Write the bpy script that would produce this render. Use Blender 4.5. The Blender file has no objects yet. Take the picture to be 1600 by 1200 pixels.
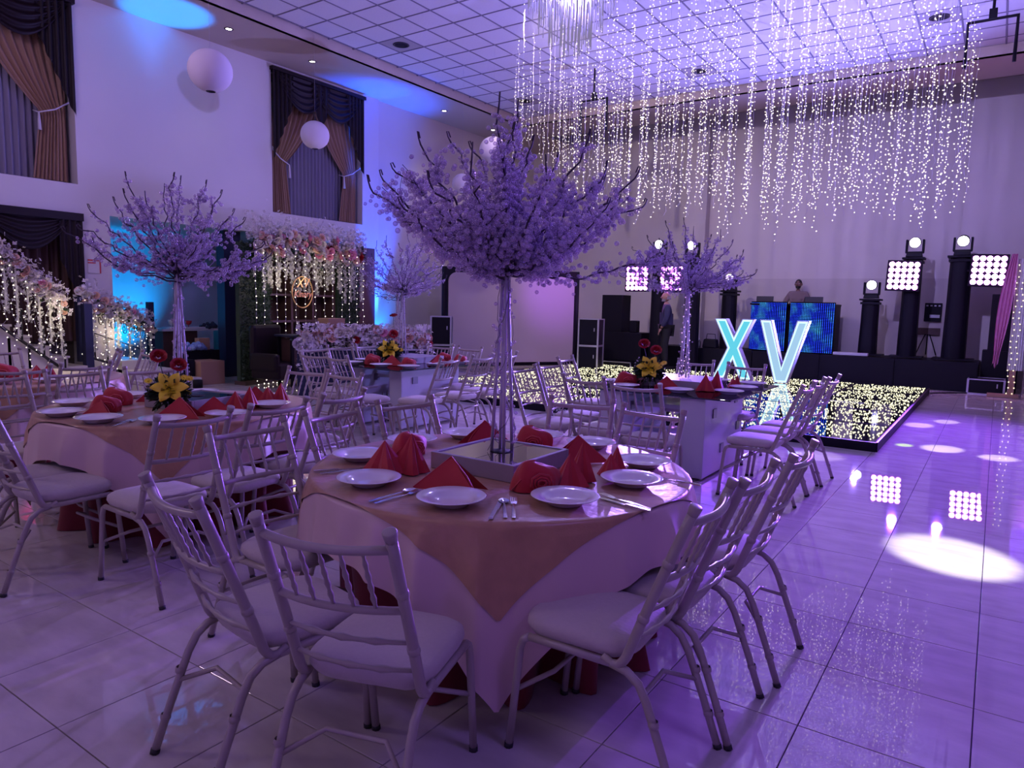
import bpy, math, random
from mathutils import Vector, Matrix
random.seed(7)
sc = bpy.context.scene
COL = sc.collection
PI = math.pi
R = math.radians

# ------------------------------------------------------------------ camera
YAW, PITCH, ROLL = R(34.394), R(6.464), R(1.295)
CAMZ = 1.56
FPX = 1100.6
fw = Vector((-math.sin(YAW)*math.cos(PITCH), math.cos(YAW)*math.cos(PITCH), -math.sin(PITCH)))
r0 = Vector((math.cos(YAW), math.sin(YAW), 0)); u0 = r0.cross(fw)
rt = r0*math.cos(ROLL) + u0*math.sin(ROLL)
up = -r0*math.sin(ROLL) + u0*math.cos(ROLL)
cd = bpy.data.cameras.new('camera'); cam = bpy.data.objects.new('camera', cd); COL.objects.link(cam)
cd.sensor_width = 36; cd.lens = 36*FPX/1600; cd.clip_start = 0.05; cd.clip_end = 200
cam.matrix_world = Matrix(((rt.x, up.x, -fw.x, 0), (rt.y, up.y, -fw.y, 0), (rt.z, up.z, -fw.z, CAMZ), (0, 0, 0, 1)))
sc.camera = cam
def project(x, y, z):
    v = Vector((x, y, z-CAMZ)); d = v.dot(fw)
    if d < 0.05: return None
    return 800+FPX*v.dot(rt)/d, 600-FPX*v.dot(up)/d

# ------------------------------------------------------------------ world, view, lights
sc.view_settings.view_transform = 'Standard'; sc.view_settings.look = 'None'
sc.view_settings.exposure = 0.0; sc.view_settings.gamma = 1.0; sc.view_settings.use_curve_mapping = False
cy = sc.cycles
cy.max_bounces = 7; cy.diffuse_bounces = 3; cy.glossy_bounces = 4; cy.transmission_bounces = 4; cy.transparent_max_bounces = 12
cy.caustics_reflective = False; cy.caustics_refractive = False
cy.sample_clamp_indirect = 4.0; cy.use_denoising = True
w = bpy.data.worlds.new('world'); sc.world = w; w.use_nodes = True
w.node_tree.nodes['Background'].inputs[0].default_value = (0.10, 0.07, 0.16, 1)
w.node_tree.nodes['Background'].inputs[1].default_value = 0.3
def lamp(name, typ, loc, col, power, to=None, size=.5, sy=None, angle=45, blend=.5, rad=.05):
    l = bpy.data.lights.new(name, typ); l.color = col; l.energy = power
    if typ == 'AREA':
        l.shape = 'RECTANGLE' if sy else 'DISK'; l.size = size
        if sy: l.size_y = sy
    else: l.shadow_soft_size = rad
    if typ == 'SPOT': l.spot_size = R(angle); l.spot_blend = blend
    o = bpy.data.objects.new(name, l); COL.objects.link(o); o.location = loc
    if to is not None:
        o.rotation_euler = (Vector(to)-Vector(loc)).to_track_quat('-Z', 'Y').to_euler()
    return o
# added unseen fill areas: dim mauve and violet light over the dining side
lamp('fill_wash', 'AREA', (-3.0, -1.6, 6.1), (.84, .60, .78), 30, (-3.2, 3.2, 0), size=2.4, sy=2)
lamp('fill_wash', 'AREA', (-8.6, -1.4, 4.6), (.86, .62, .84), 50, (-2.6, 2.2, .4), size=.8, sy=.8)
lamp('fill_wash', 'AREA', (-8.6, 1.2, 6.1), (.70, .52, .95), 112, (-11.5, 6.5, 3.5), size=2, sy=2)
lamp('fill_wash', 'AREA', (2.8, 1.5, 5.9), (.30, .17, 1.0), 85, (-1.0, 6.0, 0), size=1.6, sy=1.6)
# lit chandelier: glow from inside it
lamp('chandelier_glow', 'POINT', (-4.95, 8.4, 5.55), (.34, .26, 1.0), 520, rad=.10)
# added fill spots without fixtures, brightening the ceiling and the back wall
lamp('ceiling_wall_fill', 'SPOT', (-2.0, 16.6, 0.9), (.28, .26, 1.0), 4200, (-4.5, 9.5, 6.39), angle=110, blend=1, rad=.05)
lamp('ceiling_wall_fill', 'SPOT', (-2.5, 9.0, 6.1), (.44, .36, .95), 1600, (-1.5, 18.9, 2.4), angle=75, blend=1, rad=.05)
lamp('ceiling_wall_fill', 'SPOT', (-6.5, 9.5, 6.1), (.80, .64, .70), 900, (-8.0, 18.0, 2.6), angle=85, blend=1, rad=.05)
# moving heads
lamp('beam', 'SPOT', (-1.60, 17.40, 3.08), (.24, .07, 1), 7000, (-1.0, 7.0, 0), angle=36, blend=1, rad=.06)
lamp('beam', 'SPOT', (-.74, 17.40, 3.12), (.22, .05, 1), 8500, (-.3, 8.0, 0), angle=38, blend=1, rad=.06)
lamp('beam', 'SPOT', (-2.42, 17.4, 2.20), (.32, .2, 1), 4500, (-3.4, 6.0, .3), angle=44, blend=1, rad=.06)
lamp('beam', 'SPOT', (-6.98, 16.1, 3.12), (.36, .2, 1), 4500, (-5, 7, .5), angle=48, blend=1, rad=.06)
# pools of light from heads above the camera side
for (x, y, a, p, c) in ((-.12, 5.28, 6.8, 5600, (1, .98, .95)), (-.42, 9.5, 3.6, 7000, (.95, .85, 1)), (-.80, 11.3, 2.6, 8000, (1, .75, 1)), (-.50, 11.95, 2.2, 8000, (1, .85, 1)), (.12, 9.3, 3.0, 6000, (.9, .8, 1)), (-.8, 9.45, 1.5, 8000, (.6, 1, .08)),
                        (-4.4, 8.2, 7, 1500, (.9, .9, 1)), (-1.5, 8.1, 5, 1300, (.95, .85, 1))):
    lamp('floor_pool', 'SPOT', (1.6, 2.0, 6.0) if y < 6 else (-1.6, 5.0, 6.2), c, p, (x, y, 0), angle=a, blend=.6, rad=.02)
# blue uplights on the left
lamp('blue_uplight', 'SPOT', (-11.70, 11.7, .25), (.0, .035, 1), 5000, (-11.65, 11.55, 6.2), angle=16, blend=.6, rad=.05)
lamp('blue_uplight', 'SPOT', (-11.75, 11.95, .25), (.01, .08, 1), 5000, (-12.24, 12.0, 4.0), angle=40, blend=.8, rad=.05)
lamp('blue_uplight', 'SPOT', (-11.95, 12.0, .30), (.0, .18, 1), 420, (-12.24, 12.0, 1.6), angle=90, blend=.8, rad=.05)
lamp('blue_uplight', 'SPOT', (-11.3, 6.9, .25), (.0, .20, 1), 7000, (-11.65, 6.75, 6.2), angle=15, blend=.5, rad=.05)
lamp('blue_uplight', 'SPOT', (-14.1, 7.9, .3), (.0, .34, 1), 330, (-15.2, 7.3, 1.8), angle=95, blend=.9, rad=.05)
lamp('violet_on_screen', 'SPOT', (-7.6, 13.6, 2.7), (.40, .10, 1), 240, (-9.25, 15.3, 1.9), angle=50, blend=1, rad=.05)
lamp('pink_uplight', 'SPOT', (-6.75, 2.3, .25), (.6, .2, 1), 60, (-7.3, 2.9, .7), angle=80, blend=1, rad=.05)
# the warm glow that the fairy lights throw on the flowers round them
lamp('fairy_glow', 'POINT', (-10.85, 9.5, 2.0), (1, .85, .6), 9, rad=.25)
lamp('fairy_glow', 'POINT', (-10.85, 8.4, 1.9), (1, .85, .6), 7, rad=.25)
lamp('fairy_glow', 'POINT', (-11.0, 4.7, 1.3), (1, .85, .6), 7, rad=.2)
lamp('fairy_glow', 'POINT', (-12.0, 6.0, .9), (1, .85, .6), 5, rad=.2)

# ------------------------------------------------------------------ materials
def mat(name, col, rough=.5, metal=0, spec=.5, emit=None, es=0, alpha=1, noise=None, bump=0, trans=0, sheen=0, coat=0):
    m = bpy.data.materials.new(name); m.use_nodes = True; nt = m.node_tree; b = nt.nodes['Principled BSDF']
    c = (*col, 1)
    b.inputs['Base Color'].default_value = c; b.inputs['Roughness'].default_value = rough
    b.inputs['Metallic'].default_value = metal; b.inputs['Specular IOR Level'].default_value = spec
    b.inputs['Alpha'].default_value = alpha; b.inputs['Transmission Weight'].default_value = trans
    b.inputs['Sheen Weight'].default_value = sheen; b.inputs['Coat Weight'].default_value = coat
    if emit: b.inputs['Emission Color'].default_value = (*emit, 1); b.inputs['Emission Strength'].default_value = es
    if noise or bump:
        tc = nt.nodes.new('ShaderNodeTexCoord'); n = nt.nodes.new('ShaderNodeTexNoise')
        n.inputs['Scale'].default_value = noise[0] if noise else 40; n.inputs['Detail'].default_value = 4
        nt.links.new(tc.outputs['Object'], n.inputs['Vector'])
        if noise:
            mx = nt.nodes.new('ShaderNodeMixRGB'); mx.blend_type = 'MIX'
            k = noise[1]
            mx.inputs[1].default_value = (col[0]*(1-k), col[1]*(1-k), col[2]*(1-k), 1); mx.inputs[2].default_value = (min(1, col[0]*(1+k)), min(1, col[1]*(1+k)), min(1, col[2]*(1+k)), 1)
            nt.links.new(n.outputs['Fac'], mx.inputs[0]); nt.links.new(mx.outputs[0], b.inputs['Base Color'])
        if bump:
            bp = nt.nodes.new('ShaderNodeBump'); bp.inputs['Strength'].default_value = bump; bp.inputs['Distance'].default_value = .01
            nt.links.new(n.outputs['Fac'], bp.inputs['Height']); nt.links.new(bp.outputs['Normal'], b.inputs['Normal'])
    return m
def glow(name, col, s, sample=False):
    m = bpy.data.materials.new(name); m.use_nodes = True; nt = m.node_tree; nt.nodes.clear()
    e = nt.nodes.new('ShaderNodeEmission'); o = nt.nodes.new('ShaderNodeOutputMaterial')
    e.inputs[0].default_value = (*col, 1); e.inputs[1].default_value = s; nt.links.new(e.outputs[0], o.inputs[0])
    if not sample: m.cycles.emission_sampling = 'NONE'
    return m
M = {}
M['wall'] = mat('wall_paint', (.62, .58, .56), .55, noise=(1.2, .05), bump=.05)
M['wall_back'] = mat('wall_paint_back', (.60, .54, .50), .5, noise=(1.5, .05), bump=.05)
M['wall_low'] = mat('wall_paint_lower', (.52, .46, .43), .5, noise=(1.5, .05))
M['beam'] = mat('beam_paint', (.52, .43, .36), .6, noise=(2, .05))
M['alcove'] = mat('alcove_paint', (.62, .62, .64), .55)
M['dark_reveal'] = mat('dark_reveal', (.05, .035, .04), .6)
M['ceil_tile'] = mat('ceiling_tile', (.70, .68, .72), .75, noise=(30, .05), bump=.15)
M['ceil_grid'] = mat('ceiling_grid', (.22, .20, .26), .6)
M['tile_sp'] = mat('speaker_tile', (.42, .38, .38), .7)
M['grout'] = mat('grout', (.06, .05, .06), .8)
def tile_mat():
    m = bpy.data.materials.new('floor_porcelain'); m.use_nodes = True; nt = m.node_tree; b = nt.nodes['Principled BSDF']
    g = nt.nodes.new('ShaderNodeNewGeometry'); n = nt.nodes.new('ShaderNodeTexNoise'); n.inputs['Scale'].default_value = 3.5; n.inputs['Detail'].default_value = 5
    mp = nt.nodes.new('ShaderNodeMapping'); mp.inputs['Scale'].default_value = (1, 2.6, 1)
    nt.links.new(g.outputs['Position'], mp.inputs[0]); nt.links.new(mp.outputs[0], n.inputs['Vector'])
    r = nt.nodes.new('ShaderNodeValToRGB'); r.color_ramp.elements[0].color = (.50, .45, .42, 1); r.color_ramp.elements[1].color = (.60, .55, .51, 1)
    r.color_ramp.elements[0].position = .35; r.color_ramp.elements[1].position = .65
    nt.links.new(n.outputs['Fac'], r.inputs[0]); nt.links.new(r.outputs[0], b.inputs['Base Color'])
    b.inputs['Roughness'].default_value = .016; b.inputs['Specular IOR Level'].default_value = .6
    return m
M['tile'] = tile_mat()
M['chair'] = mat('chair_paint', (.36, .31, .27), .33, noise=(18, .08))
M['cushion'] = mat('cushion_cloth', (.46, .40, .36), .75, noise=(60, .06), bump=.2, sheen=.2)
M['rubber'] = mat('rubber', (.02, .02, .02), .6)
M['plate'] = mat('porcelain', (.80, .79, .78), .12, coat=.3)
M['steel'] = mat('steel', (.75, .75, .78), .18, metal=1)
M['napkin'] = mat('red_linen', (.42, .006, .012), .6, sheen=.3, bump=.1)
M['cloth_red'] = mat('red_cloth', (.16, .004, .01), .75, sheen=.2, bump=.1)
M['cloth_cream'] = mat('cream_satin', (.60, .43, .40), .42, sheen=.2, noise=(5, .05))
M['cloth_gold'] = mat('rose_gold_satin', (.42, .23, .12), .36, sheen=.15, noise=(14, .22), bump=.5)
M['greywood'] = mat('grey_painted_wood', (.27, .25, .27), .5, noise=(20, .1))
M['mirror'] = mat('mirror', (.85, .85, .85), .02, metal=1)
M['black'] = mat('black_plastic', (.006, .005, .010), .55, spec=.18)
M['black_cloth'] = mat('black_cloth', (.006, .005, .010), .55, spec=.18)
M['stem'] = mat('white_stem', (.50, .46, .50), .35)
M['bark'] = mat('dark_wire_branch', (.045, .03, .05), .6)
def bead_mat():
    m = bpy.data.materials.new('clear_bead'); m.use_nodes = True; nt = m.node_tree; nt.nodes.clear()
    o = nt.nodes.new('ShaderNodeOutputMaterial'); lw = nt.nodes.new('ShaderNodeLayerWeight'); lw.inputs[0].default_value = .35
    t = nt.nodes.new('ShaderNodeBsdfTransparent'); t.inputs[0].default_value = (.86, .80, .92, 1)
    g = nt.nodes.new('ShaderNodeBsdfGlossy'); g.inputs[0].default_value = (.95, .9, 1, 1); g.inputs[1].default_value = .10
    d = nt.nodes.new('ShaderNodeBsdfDiffuse'); d.inputs[0].default_value = (.86, .76, .92, 1)
    a = nt.nodes.new('ShaderNodeMixShader'); a.inputs[0].default_value = .5; b = nt.nodes.new('ShaderNodeMixShader')
    nt.links.new(g.outputs[0], a.inputs[2]); nt.links.new(d.outputs[0], a.inputs[1])
    mr = nt.nodes.new('ShaderNodeMapRange'); mr.inputs[3].default_value = .20; mr.inputs[4].default_value = 1
    nt.links.new(lw.outputs['Facing'], mr.inputs[0]); nt.links.new(mr.outputs[0], b.inputs[0])
    nt.links.new(t.outputs[0], b.inputs[1]); nt.links.new(a.outputs[0], b.inputs[2]); nt.links.new(b.outputs[0], o.inputs[0])
    return m
M['bead'] = bead_mat()
def glass_mat():
    m = bpy.data.materials.new('table_glass'); m.use_nodes = True; nt = m.node_tree; nt.nodes.clear()
    o = nt.nodes.new('ShaderNodeOutputMaterial'); f = nt.nodes.new('ShaderNodeFresnel'); f.inputs[0].default_value = 1.6
    t = nt.nodes.new('ShaderNodeBsdfTransparent'); t.inputs[0].default_value = (.72, .78, .80, 1)
    g = nt.nodes.new('ShaderNodeBsdfGlossy'); g.inputs[1].default_value = .01; x = nt.nodes.new('ShaderNodeMixShader')
    mm = nt.nodes.new('ShaderNodeMath'); mm.operation = 'MULTIPLY_ADD'; mm.inputs[1].default_value = 1.0; mm.inputs[2].default_value = .04
    nt.links.new(f.outputs[0], mm.inputs[0]); nt.links.new(mm.outputs[0], x.inputs[0]); nt.links.new(t.outputs[0], x.inputs[1]); nt.links.new(g.outputs[0], x.inputs[2]); nt.links.new(x.outputs[0], o.inputs[0])
    return m
M['glass'] = glass_mat()
M['glass_edge'] = mat('glass_edge', (.02, .04, .05), .1)
M['tablewhite'] = mat('white_lacquer', (.50, .50, .55), .3, coat=.2)
M['drape_gold'] = mat('gold_drape', (.27, .15, .085), .6, sheen=.3, bump=.2)
M['drape_sheer'] = mat('grey_sheer', (.20, .18, .24), .8)
M['drape_dark'] = mat('dark_valance', (.010, .004, .007), .5, spec=.25)
M['drape_brown'] = mat('brown_drape', (.06, .022, .018), .6)
M['cord'] = mat('pale_cord', (.6, .55, .6), .5)
M['paper'] = mat('paper_lantern', (.74, .66, .74), .8)
M['bulb'] = glow('warm_bulb', (1.0, .88, .72), 3.2)
M['bulb2'] = glow('warm_bulb_dim', (1.0, .86, .50), 2.6)
M['starled'] = glow('floor_led', (1.0, .95, .62), 1.7)
M['wire'] = mat('clear_wire', (.55, .50, .65), .4)
M['led'] = glow('led_lens', (.80, .24, 1.0), 34, True)
M['lens'] = glow('head_lens', (.92, .9, 1.0), 12)
M['down'] = glow('downlight_lens', (1.0, .95, .95), 14)
M['rod'] = mat('chandelier_rod', (.09, .085, .12), .1, emit=(.75, .65, 1), es=.25)
M['leaf'] = mat('leaf', (.018, .045, .018), .5)
M['hedge'] = mat('hedge_leaf', (.012, .035, .014), .6, noise=(25, .5), bump=.8)
M['yellow'] = mat('yellow_petal', (.85, .66, .02), .5)
M['redrose'] = mat('red_petal', (.35, .004, .012), .5)
M['pinkrose'] = mat('pink_petal', (.75, .28, .42), .6)
M['peach'] = mat('peach_petal', (.75, .46, .36), .6)
M['cream'] = mat('cream_petal', (.72, .66, .58), .6)
M['white'] = mat('white_petal', (.74, .68, .70), .6)
M['wist'] = mat('wisteria_petal', (.66, .66, .58), .6)
M['iron'] = mat('black_iron', (.015, .013, .018), .45)
M['stone'] = mat('stair_stone', (.55, .50, .48), .3)
M['case'] = mat('flight_case_panel', (.006, .005, .010), .55, spec=.18)
M['alu'] = mat('aluminium', (.6, .6, .65), .35, metal=.8)
M['screen'] = mat('projection_screen', (.40, .34, .36), .8)
M['card'] = mat('cardboard', (.34, .19, .13), .8)
M['brownwood'] = mat('brown_wood', (.07, .035, .03), .5, noise=(8, .3))
M['gold'] = mat('gold_metal', (.70, .42, .16), .35, metal=.6)
M['navy'] = mat('navy_panel', (.012, .014, .05), .5)
M['bluecloth'] = mat('blue_cloth', (.010, .014, .045), .7)
M['skin'] = mat('skin', (.42, .22, .16), .55)
M['skin2'] = mat('skin_dark', (.20, .10, .08), .55)
M['shirt'] = mat('navy_shirt', (.035, .035, .085), .8)
M['shirt2'] = mat('mauve_shirt', (.20, .14, .14), .8)
M['trouser'] = mat('black_trousers', (.008, .008, .01), .8)
M['hair'] = mat('grey_hair', (.30, .27, .27), .8)
M['hair2'] = mat('black_hair', (.01, .01, .01), .7)
M['pinkcloth'] = mat('pink_drape', (.62, .22, .40), .7)
M['voile'] = mat('white_voile', (.62, .60, .64), .8)
M['redframe'] = mat('red_frame', (.5, .03, .03), .5)
M['xv_side'] = mat('letter_side', (.62, .58, .78), .4)
M['xv_rim'] = glow('letter_rim', (.55, .93, 1.0), 1.5, True)
M['xv_cyan'] = glow('letter_face_cyan', (.13, .66, .84), 1.0, True)
M['xv_white'] = glow('letter_face_pale', (.38, .62, .86), 1.0, True)
M['white_plastic'] = mat('white_plastic', (.6, .6, .62), .4)
M['screen_glow'] = mat('laptop', (.03, .03, .04), .4)

# ------------------------------------------------------------------ mesh helpers
def _ico(sub):
    t = (1+5**.5)/2
    v = [Vector(p).normalized() for p in ((-1,t,0),(1,t,0),(-1,-t,0),(1,-t,0),(0,-1,t),(0,1,t),(0,-1,-t),(0,1,-t),(t,0,-1),(t,0,1),(-t,0,-1),(-t,0,1))]
    f = [(0,11,5),(0,5,1),(0,1,7),(0,7,10),(0,10,11),(1,5,9),(5,11,4),(11,10,2),(10,7,6),(7,1,8),(3,9,4),(3,4,2),(3,2,6),(3,6,8),(3,8,9),(4,9,5),(2,4,11),(6,2,10),(8,6,7),(9,8,1)]
    for _ in range(sub):
        c = {}; nf = []
        def mid(a, b):
            k = (min(a, b), max(a, b))
            if k not in c: c[k] = len(v); v.append(((v[a]+v[b])/2).normalized())
            return c[k]
        for a, b, d in f:
            x, y, z = mid(a, b), mid(b, d), mid(d, a); nf += [(a,x,z),(b,y,x),(d,z,y),(x,y,z)]
        f = nf
    return [tuple(p) for p in v], f
ICO = [_ico(0), _ico(1), _ico(2)]
OCT = ([(1,0,0),(-1,0,0),(0,1,0),(0,-1,0),(0,0,1),(0,0,-1)], [(0,2,4),(2,1,4),(1,3,4),(3,0,4),(2,0,5),(1,2,5),(3,1,5),(0,3,5)])
class MB:
    def __init__(s): s.v = []; s.f = []; s.m = []; s.mi = 0; s.X = None
    def add(s, vs, fs, mi=None):
        n = len(s.v)
        if s.X is not None: vs = [tuple(s.X @ Vector(p)) for p in vs]
        s.v.extend(vs); s.f.extend([tuple(i+n for i in f) for f in fs]); s.m.extend([s.mi if mi is None else mi]*len(fs)); return s
    def box(s, c, d, rz=0, mi=None, taper=1):
        x, y, z = d[0]/2, d[1]/2, d[2]/2; co, si = math.cos(rz), math.sin(rz)
        vs = []
        for dz, t in ((-z, 1), (z, taper)):
            for dx, dy in ((-x,-y),(x,-y),(x,y),(-x,y)):
                vs.append((c[0]+(dx*co-dy*si)*t, c[1]+(dx*si+dy*co)*t, c[2]+dz))
        return s.add(vs, [(3,2,1,0),(4,5,6,7),(0,1,5,4),(1,2,6,5),(2,3,7,6),(3,0,4,7)], mi)
    def b2(s, a, b, mi=None):
        return s.box([(a[i]+b[i])/2 for i in range(3)], [abs(b[i]-a[i]) for i in range(3)], 0, mi)
    def tube(s, pts, r, seg=8, mi=None, cap=True):
        P = [Vector(p) for p in pts]; n = len(P)
        rs = r if isinstance(r, (list, tuple)) else [r]*n
        vs = []; u = None
        for i, p in enumerate(P):
            t = (P[min(i+1, n-1)]-P[max(i-1, 0)])
            t = t.normalized() if t.length > 1e-9 else Vector((0, 0, 1))
            if u is None:
                u = t.cross(Vector((0, 0, 1)) if abs(t.z) < .9 else Vector((1, 0, 0))).normalized()
            else:
                u = (u - t*u.dot(t)); u = u.normalized() if u.length > 1e-6 else t.orthogonal().normalized()
            w_ = t.cross(u)
            for k in range(seg):
                a = 2*PI*k/seg; q = p+(u*math.cos(a)+w_*math.sin(a))*rs[i]; vs.append(tuple(q))
        fs = [(i*seg+k, i*seg+(k+1) % seg, (i+1)*seg+(k+1) % seg, (i+1)*seg+k) for i in range(n-1) for k in range(seg)]
        if cap and seg > 2: fs += [tuple(range(seg-1, -1, -1)), tuple((n-1)*seg+k for k in range(seg))]
        return s.add(vs, fs, mi)
    def lathe(s, prof, seg=24, c=(0, 0, 0), mi=None, sx=1, sy=1):
        vs = [(c[0]+r*math.cos(2*PI*k/seg)*sx, c[1]+r*math.sin(2*PI*k/seg)*sy, c[2]+z) for r, z in prof for k in range(seg)]
        fs = [(i*seg+k, i*seg+(k+1) % seg, (i+1)*seg+(k+1) % seg, (i+1)*seg+k) for i in range(len(prof)-1) for k in range(seg)]
        return s.add(vs, fs, mi)
    def ball(s, c, r, sub=1, mi=None, sz=1):
        V, F = ICO[sub]; return s.add([(c[0]+x*r, c[1]+y*r, c[2]+z*r*sz) for x, y, z in V], F, mi)
    def octa(s, c, r, mi=None):
        V, F = OCT; return s.add([(c[0]+x*r, c[1]+y*r, c[2]+z*r) for x, y, z in V], F, mi)
    def grid(s, nu, nv, fn, mi=None, closed=False):
        vs = [tuple(fn(i/nu, j/nv)) for j in range(nv+1) for i in range(nu+1)]
        fs = [(j*(nu+1)+i, j*(nu+1)+i+1, (j+1)*(nu+1)+i+1, (j+1)*(nu+1)+i) for j in range(nv) for i in range(nu)]
        return s.add(vs, fs, mi)
    def prism(s, poly, fn, mi=None):
        n = len(poly); a = [fn(p[0], p[1], 0) for p in poly]; b = [fn(p[0], p[1], 1) for p in poly]
        return s.add(a+b, [tuple(range(n))[::-1], tuple(range(n, 2*n))]+[(i, (i+1) % n, n+(i+1) % n, n+i) for i in range(n)], mi)
    def mesh(s, name, mats, smooth=True):
        me = bpy.data.meshes.new(name); me.from_pydata(s.v, [], s.f)
        for m in (mats if isinstance(mats, (list, tuple)) else [mats]): me.materials.append(m)
        if s.m and max(s.m) > 0: me.polygons.foreach_set('material_index', s.m)
        me.polygons.foreach_set('use_smooth', [smooth]*len(s.f)); me.update()
        return me
    def build(s, name, mats, parent=None, smooth=True, **kw):
        return put(name, s.mesh(name, mats, smooth), parent, **kw)
def put(name, me, parent=None, label=None, cat=None, group=None, kind=None, loc=None, rz=None):
    o = bpy.data.objects.new(name, me); COL.objects.link(o)
    if parent is not None: o.parent = parent
    if loc is not None: o.location = loc
    if rz is not None: o.rotation_euler = (0, 0, rz)
    return tag(o, label, cat, group, kind)
def tag(o, label=None, cat=None, group=None, kind=None):
    if label: o['label'] = label
    if cat: o['category'] = cat
    if group: o['group'] = group
    if kind: o['kind'] = kind
    return o
def thing(name, loc, rz, label, cat, group=None):
    return put(name, None, None, label, cat, group, None, loc, rz)
def bevel(o, w=.004, seg=2):
    md = o.modifiers.new('bevel', 'BEVEL'); md.width = w; md.segments = seg; md.limit_method = 'ANGLE'; return o
KIDS = {}
def kids(o):
    return [c for c in COL.objects if c.parent == o]
def register(o, lst): KIDS[o.name] = lst
def copy_tree(src, tree, loc, rz, label, group=None, cat=None):
    """copy a thing and its parts; tree = [(part, [sub-parts])]"""
    r = src.copy(); COL.objects.link(r); r.location = loc; r.rotation_euler = (0, 0, rz)
    if label: r['label'] = label
    if group: r['group'] = group
    for p, subs in tree:
        c = p.copy(); c.parent = r; COL.objects.link(c)
        for q in subs:
            d = q.copy(); d.parent = c; COL.objects.link(d)
    return r
def tree_of(o):
    return [(c, list(c.children)) for c in o.children]
ORD = ['first', 'second', 'third', 'fourth', 'fifth', 'sixth', 'seventh', 'eighth', 'ninth', 'tenth', 'eleventh', 'twelfth', 'thirteenth', 'fourteenth', 'fifteenth', 'sixteenth', 'seventeenth', 'eighteenth']
def num(n): return ['zero', 'one', 'two', 'three', 'four', 'five', 'six', 'seven', 'eight', 'nine', 'ten', 'eleven', 'twelve', 'thirteen', 'fourteen', 'fifteen', 'sixteen', 'seventeen', 'eighteen'][n]
def ordinal_labels(objs, base):
    """give each thing its place counted from the left of the photograph"""
    objs = sorted(objs, key=lambda o: project(*o.location)[0]); n = len(objs)
    for i, o in enumerate(objs):
        w_ = 'leftmost' if i == 0 else 'rightmost' if i == n-1 else ORD[i]+' from the left'
        o['label'] = '%s, %s of %s' % (base, w_, num(n)) if n > 1 else base

# ------------------------------------------------------------------ room shell
ZC = 6.39; XL = -12.24; YB = 18.9; ZS = 6.19
def struct(name, mb, m, parent=None, smooth=False):
    return mb.build(name, m, parent, smooth, kind='structure' if parent is None else None)
# floor
fl = MB(); fl.b2((-16.2, -3.3, -.14), (4.3, 19.3, -.012)); floor = struct('floor', fl, M['grout'])
TS = .5465
tm = MB(); h = TS/2-.0022
tm.add([(-h,-h,-.012),(h,-h,-.012),(h,h,-.012),(-h,h,-.012),(-h,-h,-.0012),(h,-h,-.0012),(h,h,-.0012),(-h,h,-.0012),
        (-h+.0015,-h+.0015,0),(h-.0015,-h+.0015,0),(h-.0015,h-.0015,0),(-h+.0015,h-.0015,0)],
       [(0,1,5,4),(1,2,6,5),(2,3,7,6),(3,0,4,7),(4,5,9,8),(5,6,10,9),(6,7,11,10),(7,4,8,11),(8,9,10,11)])
tile_me = tm.mesh('floor_tile', M['tile'], False)
cells = []
for i in range(-30, 9):
    for j in range(-13, 29):
        x = .046+TS*(i-.5); y = 3.79+TS*(j+.5)
        if x < -16 or x > 4.1 or y < -3.1 or y > 19: continue
        p = project(x, y, 0); vis = p is not None and -60 < p[0] < 1660 and p[1] < 1290 and y > .3
        hid = -8.6 < x < -1.3 and 9.2 < y < 15.4
        cells.append((0 if vis and not hid else 1, math.hypot(x, y), x, y))
cells.sort()
for k, (v, d, x, y) in enumerate(cells[:290]):
    put('floor_tile', tile_me, floor, loc=(x, y, 0))
rest = MB()
for v, d, x, y in cells[290:]:
    rest.add([(p.co.x+x, p.co.y+y, p.co.z) for p in tile_me.vertices], [tuple(q.vertices) for q in tile_me.polygons])
rest.build('floor_tiles_far', M['tile'], floor, False, kind='stuff')
# ceiling
ce = MB(); ce.b2((-10.73, -3.3, ZC+.03), (4.3, 15.85, ZC+.15)); ceiling = struct('ceiling', ce, M['ceil_grid'])
cg = MB(); X0 = -10.05; Y0 = 8.74; CT = .61
xs = [X0+CT*i for i in range(-1, 24)]; ys = [Y0+CT*j for j in range(-19, 12)]
for x in xs: cg.b2((x-.012, -3.3, ZC-.004), (x+.012, 15.85, ZC+.03))
for y in ys: cg.b2((-10.73, y-.012, ZC-.0035), (4.3, y+.012, ZC+.03))
cg.build('grid_bars', M['ceil_grid'], ceiling, False)
ct = MB(); ct.box((0, 0, .012), (CT-.03, CT-.03, .016)); ct_me = ct.mesh('ceiling_tile', M['ceil_tile'], False)
ct2 = MB(); ct2.box((0, 0, .012), (CT-.03, CT-.03, .016)); ct2_me = ct2.mesh('ceiling_tile_beige', M['tile_sp'], False)
SPK = [(-9.745, 10.265), (-9.745, 14.535), (-5.475, 14.535), (-1.205, 13.925)]
cells = []
for i in range(-1, 24):
    for j in range(-19, 12):
        x = X0+CT*(i+.5); y = Y0+CT*(j+.5)
        if x > 4.2: continue
        x0 = max(x-CT/2, -10.73); 
        if x+CT/2 < -10.7: continue
        p = project(x, y, ZC); vis = p is not None and -40 < p[0] < 1640 and -40 < p[1]
        cells.append((0 if vis else 1, math.hypot(x, y), x, y, i))
cells.sort(); restc = MB(); n = 0
random.seed(3)
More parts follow.
